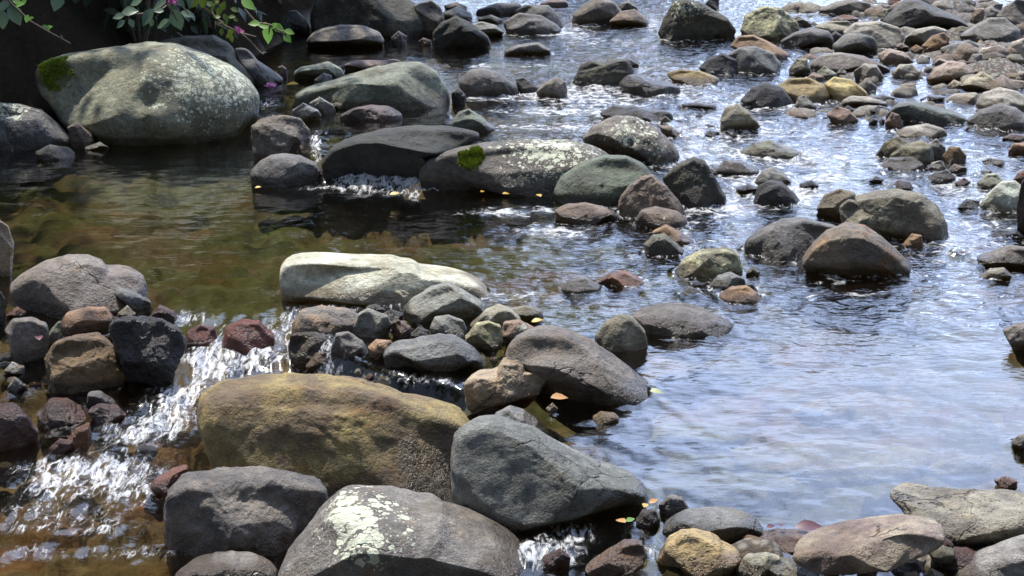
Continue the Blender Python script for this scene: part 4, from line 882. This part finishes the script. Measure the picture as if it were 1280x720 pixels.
for k in range(7): a = k*.9; tube([(0, 0, 3+k), (1.4*math.cos(a), 1.4*math.sin(a), 4.2+k), (2.7*math.cos(a), 2.7*math.sin(a), 5.0+k)], .10, .02, TV, TF, 5)
tm = bpy.data.meshes.new('trunk'); tm.from_pydata([tuple(p) for p in TV], [], TF); tm.materials.append(M_bark)
TREES = [(-6.9, 14.6, .42, 1), (-8.2, 19.5, .7, 1), (-4.7, 18.6, .5, 2), (-7.6, 22.5, .85, 0), (-6.2, 26.5, .8, 1), (-4.6, 31, 1.0, 0), (-9.0, 30, 1.2, 2),
 (-4.3, 36, 1.1, 1), (-6, 38, 1.35, 0), (-4.6, 43, 1.2, 2), (-7, 46, 1.45, 1), (-11, 40, 1.5, 2), (-8.0, 12.6, .7, 1), (-11, 18, 1.1, 0), (-7.5, 54, 1.6, 2), (-12, 50, 1.6, 0),
 (-7, -3, .9, 0), (5.5, -4, 1.0, 0), (9, 0, .9, 1), (-9, 3, .9, 2), (11.5, 6, .9, 0), (-1, -10, 1.3, 1), (5, -11, 1.3, 2), (-7, -10, 1.3, 0), (14, 13, 1.0, 1), (12, -6, 1.2, 2), (2.5, 62, 1.0, 1), (6.5, 66, 1.0, 0)]
for x, y, s, k in TREES:
    z = float(bed_h(np.array([x]), np.array([y]))[0])
    t = empty('tree', (x, y, z)); tag(t, 'leafy green tree of the wooded banks, standing out of the picture', 'tree', 'trees of the wooded banks')
    t.scale = (s, s, s); t.rotation_euler = (0, 0, x*3+y)
    for nm, m in (('trunk', tm), ('crown', crowns[k])):
        o = bpy.data.objects.new(nm, m); C.objects.link(o); o.parent = t

# dark shrubs on the bank behind the huge boulder
def shrub(x, y, h, w, n, label):
    z = float(bed_h(np.array([x]), np.array([y]))[0])
    t = empty('shrub', (x, y, z)); tag(t, label, 'shrub')
    V, Fc = [], []
    for k in range(9):
        a = R.uniform(0, 6.28); tube([(0, 0, -.1), (w*.3*math.cos(a), w*.3*math.sin(a), h*.5), (w*.6*math.cos(a), w*.6*math.sin(a), h*.95)], .02, .006, V, Fc, 5)
    mesh('stem', sub(V, (0, 0, 0)), Fc, M_stem, t)
    V, Fc = [], []
    for k in range(n):
        q = R.normal(size=3); q /= np.linalg.norm(q); r = R.random()**.4
        c = np.array([q[0]*w*r, q[1]*w*r*.8, h*.5+q[2]*h*.5*r]); dv = np.array([q[0], q[1], -.5])+R.normal(0, .5, 3)
        L = R.uniform(.09, .2); leaf_geo(c, dv, np.array([0, 0, 1.])+R.normal(0, .3, 3), L, L*.55, V, Fc)
    mesh('foliage', V, Fc, M_shrub, t)
for a in [(-4.5, 15.2, 1.5, .9, 420, 'dark leafy shrub on the bank above the left end of the huge boulder'),
          (-3.6, 15.9, 1.5, .9, 420, 'dark leafy shrub on the bank behind the middle of the huge boulder'),
          (-3.2, 17.6, 1.5, .8, 380, 'dark leafy shrub on the bank behind the twigs and the grey ridged slope'),
          (-2.9, 20.5, 1.6, .8, 320, 'dark leafy shrub above the shaded stone stack by the bright leaves'),
          (-5.3, 13.9, 1.3, .8, 380, 'dark leafy shrub at the top left corner beside the dark edge boulder')]: shrub(*a)

def sprig(label, Yd, stems, leaves, mat, extra=(), seed=1):
    """one overhanging branch: stems are outlines in crop E6/E7, leaves (crop x, y, length, heading in degrees)"""
    R = np.random.default_rng(seed); k = Yd*1.0/F/CP
    cr, pts0 = stems[0]; loc = at_depth(*px(cr, *pts0[0]), Yd); t = empty('leafy_branch', tuple(loc)); tag(t, label, 'branch')
    V, Fc = [], []
    for cr, pts in stems:
        tube([at_depth(*px(cr, *p), Yd+R.uniform(-.05, .05)) for p in pts], .011, .004, V, Fc, 5)
    mesh('stem', sub(V, loc), Fc, M_stem, t)
    def put(lst, nm, m):
        V, Fc = [], []
        for cr, x, y, L, hd in lst:
            c = at_depth(*px(cr, x, y), Yd+R.uniform(-.12, .12)); a = rad(hd); Lm = L/5.3333*k
            dv = np.array([math.cos(a), R.uniform(-.35, .1), math.sin(a)]); nr = np.array([R.normal(0, .25), -.8, .75])
            leaf_geo(c-dv*Lm*.5, dv, nr, Lm, Lm*R.uniform(.6, .75), V, Fc, .12)
        mesh(nm, sub(V, loc), Fc, m, t)
    put(leaves, 'leaves', mat)
    for nm, lst, m in extra: put(lst, nm, m)
sprig('drooping bare-tipped twig with a few small green leaves in the top left corner', 12.2,
  [('E6', [(20, -60), (70, 20), (200, 140), (330, 215), (470, 290)]), ('E6', [(410, 258), (405, 230)])],
  [('E6', 130, 28, 70, 20), ('E6', 110, 10, 60, 160), ('E6', 160, 10, 60, 60), ('E6', 180, 125, 55, 250), ('E6', 208, 120, 40, 20), ('E6', 300, 175, 40, 150), ('E6', 328, 180, 45, 20), ('E6', 322, 190, 30, 300)], M_lime,
  [('dark_leaves', [('E6', 100, 100, 150, 300), ('E6', 15, 130, 130, 270), ('E6', 380, 15, 130, 250), ('E6', 20, 40, 120, 200)], M_big)], 2)
sprig('cluster of broad grey-green leaves with a pink flower hanging above the huge boulder', 12.9,
  [('E6', [(1130, -80), (1110, 20), (1060, 60), (960, 90), (850, 100), (800, 110)]), ('E6', [(1110, 20), (1160, 90), (1180, 140)]), ('E6', [(1130, -40), (1230, 60), (1260, 100)])],
  [('E6', 865, 75, 110, 10), ('E6', 790, 108, 85, 190), ('E6', 803, 160, 80, 215), ('E6', 878, 155, 65, 300), ('E6', 982, 115, 140, 230), ('E6', 1072, 32, 115, 200), ('E6', 1095, 160, 110, 200),
   ('E6', 1180, 130, 150, 290), ('E6', 1250, 92, 90, 345), ('E6', 1205, 20, 70, 320), ('E6', 1010, 150, 60, 260), ('E6', 1060, 70, 70, 180), ('E6', 905, 15, 90, 200), ('E6', 1150, 45, 60, 280), ('E6', 1270, 10, 100, 250)], M_big,
  [('flower', [('E6', 1130, 8, 45, 160), ('E6', 1155, 12, 45, 20), ('E6', 1145, 0, 50, 90), ('E6', 1165, 20, 40, 320), ('E6', 1125, 22, 30, 220)], M_pink)], 3)
oll = [('E7', 390, 80, 60, 250), ('E7', 440, 120, 60, 300), ('E7', 470, 215, 60, 260), ('E7', 360, 20, 70, 200), ('E7', 500, 65, 60, 340), ('E7', 420, 40, 70, 60), ('E7', 475, 255, 60, 280), ('E7', 340, 60, 60, 220),
   ('E7', 480, 110, 50, 10), ('E7', 430, 165, 55, 230), ('E7', 455, 235, 50, 220), ('E7', 330, 25, 70, 150), ('E7', 235, 20, 90, 220), ('E7', 400, 150, 55, 200), ('E7', 505, 130, 40, 330), ('E7', 380, 110, 50, 180), ('E7', 285, 15, 80, 260), ('E7', 410, 215, 50, 270)]
sprig('tangled twigs with olive leaves and pink blossoms reaching down right of the huge boulder', 13.6,
  [('E7', [(260, -40), (270, 35), (350, 95), (430, 170), (540, 222), (600, 272), (650, 330), (690, 362)]), ('E7', [(540, 222), (640, 245)]), ('E7', [(430, 170), (372, 150), (375, 215)]), ('E7', [(350, 95), (330, 40), (380, -20)]), ('E7', [(690, 355), (712, 348)])],
  oll, M_olive, [('flower', [('E7', 515, 185, 40, 150), ('E7', 535, 200, 40, 340), ('E7', 525, 210, 36, 270), ('E7', 548, 208, 30, 20)], M_pink), ('bright_leaf', [('E7', 590, 30, 110, 330)], M_lime)], 4)
sprig('sprig of bright fresh green leaves lit by the sun above the dark pool', 13.4,
  [('E7', [(560, 60), (640, 150), (735, 165), (800, 205), (860, 215)]), ('E7', [(735, 165), (725, 230)]), ('E7', [(800, 205), (850, 250)])],
  [('E7', 720, 228, 130, 262), ('E7', 692, 170, 80, 170), ('E7', 790, 188, 95, 330), ('E7', 862, 212, 70, 345), ('E7', 850, 258, 70, 320), ('E7', 628, 155, 80, 178), ('E7', 760, 170, 60, 40)], M_lime, (), 5)

# small pebbles filling the gaps between the larger stones
PEB = [('small pebble in a gap between the boulders of the right bank', 'pebbles in the gaps of the right bank', 175, (985, 1278, 10, 150), ('greige', 'gray', 'sage', 'pinktan', 'tan', 'taupe')),
       ('small pebble in a gap between the stones of the middle bar', 'pebbles in the gaps of the middle bar', 48, (390, 640, 400, 470), ('gray', 'taupe', 'rust', 'sage', 'dark')),
       ('small pebble on the near shore of the bright pool', 'pebbles on the near shore', 32, (800, 1190, 672, 715), ('gray', 'taupe', 'orangetan', 'sage', 'maroon')),
       ('small wet pebble in the hollow of the left-hand pile', 'wet pebbles in the left-hand pile', 44, (0, 190, 400, 600), ('umber', 'darkbrown', 'slate', 'taupe', 'dark', 'wetred'))]
protos = {}
pv0, pf0 = ico(3)
for lab, grp, cnt, (u0, u1, v0, v1), keys in PEB:
    for k in range(cnt):
        key = keys[k % len(keys)]; var = (key, k % 3)
        if var not in protos:
            sd = R.uniform(0, 50, 3); vv = pv0*(1+.28*perlin(pv0*1.3+sd)+.10*perlin(pv0*3+sd))[:, None]
            me = bpy.data.meshes.new('pebble'); fast(me, vv.copy(), pf0); me.polygons.foreach_set('use_smooth', [True]*len(me.polygons)); me.materials.append(stone_mat(key)); protos[var] = me
        uu, vv_ = R.uniform(u0, u1), R.uniform(v0, v1); c = at(uu, vv_)
        c[2] = max(float(bed_h(np.array([c[0]]), np.array([c[1]]))[0]), c[2]-.02)
        s0 = R.uniform(3.0, 6.5)*(1.7 if k % 3 == 0 else 1)*(1.45 if 'right' in lab else 1)*np.linalg.norm(c-CAM)/F
        o = bpy.data.objects.new('pebble', protos[var]); C.objects.link(o); o.location = tuple(c); o.scale = (s0*R.uniform(.9, 1.5), s0*R.uniform(.8, 1.3), s0*R.uniform(.6, .95)); o.rotation_euler = (0, 0, R.uniform(0, 6.28))
        tag(o, lab, 'pebble', grp)

# pale stones lying under the clear water of the bright pool
for lab, uu, vv_, ww, hh, key in [('broad pale tan stone lying under the clear bright pool', 1040, 580, 135, 22, 'greige'), ('greenish flat stone under the bright pool near the long grey shore stone', 935, 612, 70, 14, 'palegreen'),
    ('grey stone under the bright pool left of the broad pale submerged one', 872, 548, 62, 12, 'palegray'), ('pale slender stone under the bright pool near the small rusty one', 1205, 590, 45, 6, 'cream'),
    ('small pale stone under the bright pool close to the near shore', 955, 628, 14, 6, 'pale'), ('yellowish stone under the rippled middle of the bright pool', 1030, 517, 36, 8, 'cream'),
    ('dark orange stone under the brown pool behind the slim grey stone', 715, 575, 30, 14, 'umber'), ('reddish stone under the water below the dome-shaped boulder', 1080, 358, 40, 7, 'rust')]:
    c = at(uu, vv_, -.07); k = np.linalg.norm(c-CAM)/F; sd = R.uniform(0, 50, 3); vv2 = ico(4)[0]; vv2 = vv2*(1+.2*perlin(vv2*1.4+sd)+.06*perlin(vv2*4+sd))[:, None]
    o = mesh('submerged_stone', vv2*np.array([ww*k, hh*k/.36, .055]), ico(4)[1], stone_mat(key), None, tuple(c)); tag(o, lab, 'stone')

# fallen leaves and petals
def fallen(label, crop, x, y, L, hd, mat, h=.02, name='fallen_leaf', n=1, seed=0):
    R = np.random.default_rng(seed+int(x)); u, v = px(crop, x, y); c = at(u, v, h); k = np.linalg.norm(c-CAM)/F/CROPS[crop][2]
    V, Fc = [], []
    for q in range(n):
        a = rad(hd+q*360/n*(1 if n > 1 else 0)); off = R.normal(0, .35, 3)*L*k*(n > 1)*np.array([1, 1, .2])
        leaf_geo(off-np.array([math.cos(a), math.sin(a), 0])*L*k*.5, np.array([math.cos(a), math.sin(a), R.uniform(.1, .5)]), np.array([.1, -.35, 1]), L*k, L*k*.6, V, Fc, .3)
    o = mesh(name, V, Fc, mat, None, tuple(c)); tag(o, label, 'petals' if 'petal' in name else 'leaf')
fallen('yellow fallen leaf floating at the foot of the grey ridged slope', 'E7', 880, 568, 85, -25, M_yel)
fallen('heap of pink petals at the foot of the grey ridged slope', 'E7', 738, 575, 60, 10, M_pink, .03, 'fallen_petals', 6)
fallen('pale orange leaf on the pool in front of the pale green-grey stone', 'E7', 970, 515, 45, 0, M_orl)
fallen('yellow leaf on a dark stone below the small cascade', 'B2', 555, 203, 42, 5, M_yel, .06)
fallen('yellow fallen leaf at the foot of the lichened slab, leftmost of three', 'B2', 907, 190, 28, 60, M_yel, .03)
fallen('yellow fallen leaf at the foot of the lichened slab, middle of three', 'B2', 1000, 198, 30, 10, M_yel, .03)
fallen('yellow fallen leaf at the foot of the lichened slab, nearest the jade-green boulder', 'B2', 1130, 208, 38, 120, M_yel, .03)
fallen('tiny yellow leaf floating at the waterline of the oval grey boulder', 'B2', 8, 176, 26, 0, M_yel)
fallen('yellow leaf by the tan-olive stone at the end of the stone bar', 'C2', 1125, 200, 48, 0, M_yel, .03)
fallen('pale green leaf caught at the tip of the whale-backed boulder', 'C3', 705, 478, 55, -20, M_pgl, .05)
fallen('curled orange-brown leaf under the whale-backed boulder', 'C3', 318, 500, 75, 15, M_orl, .07)
fallen('yellow leaf tucked behind the dark grey cobble at the pool tip', 'D3', 662, 438, 45, 70, M_yel, .05)
fallen('pinkish leaf beside the yellow one behind the dark grey cobble', 'D3', 695, 425, 45, 30, M_orl, .05)
fallen('orange leaf in the shade at the tip of the big angular boulder', 'D3', 562, 498, 58, 130, M_orl, .05)
fallen('green leaf in the shade beside the orange one', 'D3', 602, 498, 45, 30, M_lime, .05)
fallen('upright maroon leaf tip on the shore behind the brown-tan stone', 'D4', 308, 515, 36, 85, M_mar, .06)
fallen('curled maroon leaf on the shore behind the long tilted slab', 'D4', 420, 528, 110, 0, M_mar, .05)
fallen('small maroon leaf left of the upright one on the shore', 'D4', 268, 525, 40, 20, M_mar, .04)
fallen('narrow reddish leaf against the slender pale green stone in the pile', 'C1', 155, 265, 55, 110, M_mar, .12)

# ------------------------------------------------------------------ light, sky, camera
sc = bpy.context.scene
EL, AZ = rad(SUN_EL), rad(SUN_AZ)        # AZ: to the left of straight ahead
S = Vector((-math.sin(AZ)*math.cos(EL), math.cos(AZ)*math.cos(EL), math.sin(EL)))
l = bpy.data.lights.new('sun', 'SUN'); l.energy = SUN_E; l.angle = rad(.53); l.color = (1, .94, .85)
lo = bpy.data.objects.new('sun', l); C.objects.link(lo); lo.rotation_euler = S.to_track_quat('Z', 'Y').to_euler()
w = bpy.data.worlds.new('World'); sc.world = w; w.use_nodes = True; t = w.node_tree
bgn = t.nodes['Background']; sky = t.nodes.new('ShaderNodeTexSky'); sky.sky_type = 'NISHITA'; sky.sun_disc = False
sky.sun_elevation = EL; sky.sun_rotation = -AZ; sky.air_density = 1.0; sky.dust_density = 1.5
# broken bright cloud over the blue
tcw = t.nodes.new('ShaderNodeTexCoord'); mp = t.nodes.new('ShaderNodeMapping'); mp.inputs['Scale'].default_value = (1, 1, 2.6); t.links.new(tcw.outputs['Generated'], mp.inputs[0])
nz = t.nodes.new('ShaderNodeTexNoise'); nz.inputs['Scale'].default_value = 2.6; nz.inputs['Detail'].default_value = 6; nz.inputs['Roughness'].default_value = .58; t.links.new(mp.outputs[0], nz.inputs[0])
mr = t.nodes.new('ShaderNodeMapRange'); mr.interpolation_type = 'SMOOTHSTEP'; mr.inputs[1].default_value = .33; mr.inputs[2].default_value = .55; t.links.new(nz.outputs['Fac'], mr.inputs[0])
# cloud is brightest around the sun, ahead and up
vd = t.nodes.new('ShaderNodeVectorMath'); vd.operation = 'DOT_PRODUCT'; t.links.new(tcw.outputs['Generated'], vd.inputs[0]); vd.inputs[1].default_value = (.22, .88, .42)
mb = t.nodes.new('ShaderNodeMapRange'); mb.interpolation_type = 'SMOOTHSTEP'; t.links.new(vd.outputs['Value'], mb.inputs[0]); mb.inputs[1].default_value = .1; mb.inputs[2].default_value = .95; mb.inputs[3].default_value = CLOUD*.3; mb.inputs[4].default_value = CLOUD*1.35
vs = t.nodes.new('ShaderNodeVectorMath'); vs.operation = 'SCALE'; vs.inputs[0].default_value = (.70, .88, 1.32); t.links.new(mb.outputs[0], vs.inputs['Scale'])
mxw = t.nodes.new('ShaderNodeMix'); mxw.data_type = 'RGBA'; t.links.new(mr.outputs[0], mxw.inputs[0]); t.links.new(sky.outputs[0], mxw.inputs[6]); t.links.new(vs.outputs[0], mxw.inputs[7])
t.links.new(mxw.outputs[2], bgn.inputs[0]); bgn.inputs[1].default_value = SKY
cam = bpy.data.cameras.new('camera'); cam.sensor_width = 36; cam.lens = 36*F/1280; cam.clip_end = 600; cam.clip_start = .05
co = bpy.data.objects.new('camera', cam); C.objects.link(co); co.location = tuple(CAM); co.rotation_euler = (rad(90)-PITCH, 0, 0)
sc.camera = co
sc.view_settings.view_transform = 'Standard'; sc.view_settings.look = 'None'; sc.view_settings.gamma = 1; sc.view_settings.use_curve_mapping = False
sc.view_settings.exposure = EXPO
sc.cycles.max_bounces = 8; sc.cycles.transparent_max_bounces = 12; sc.cycles.caustics_reflective = False; sc.cycles.caustics_refractive = False
sc.cycles.use_denoising = True
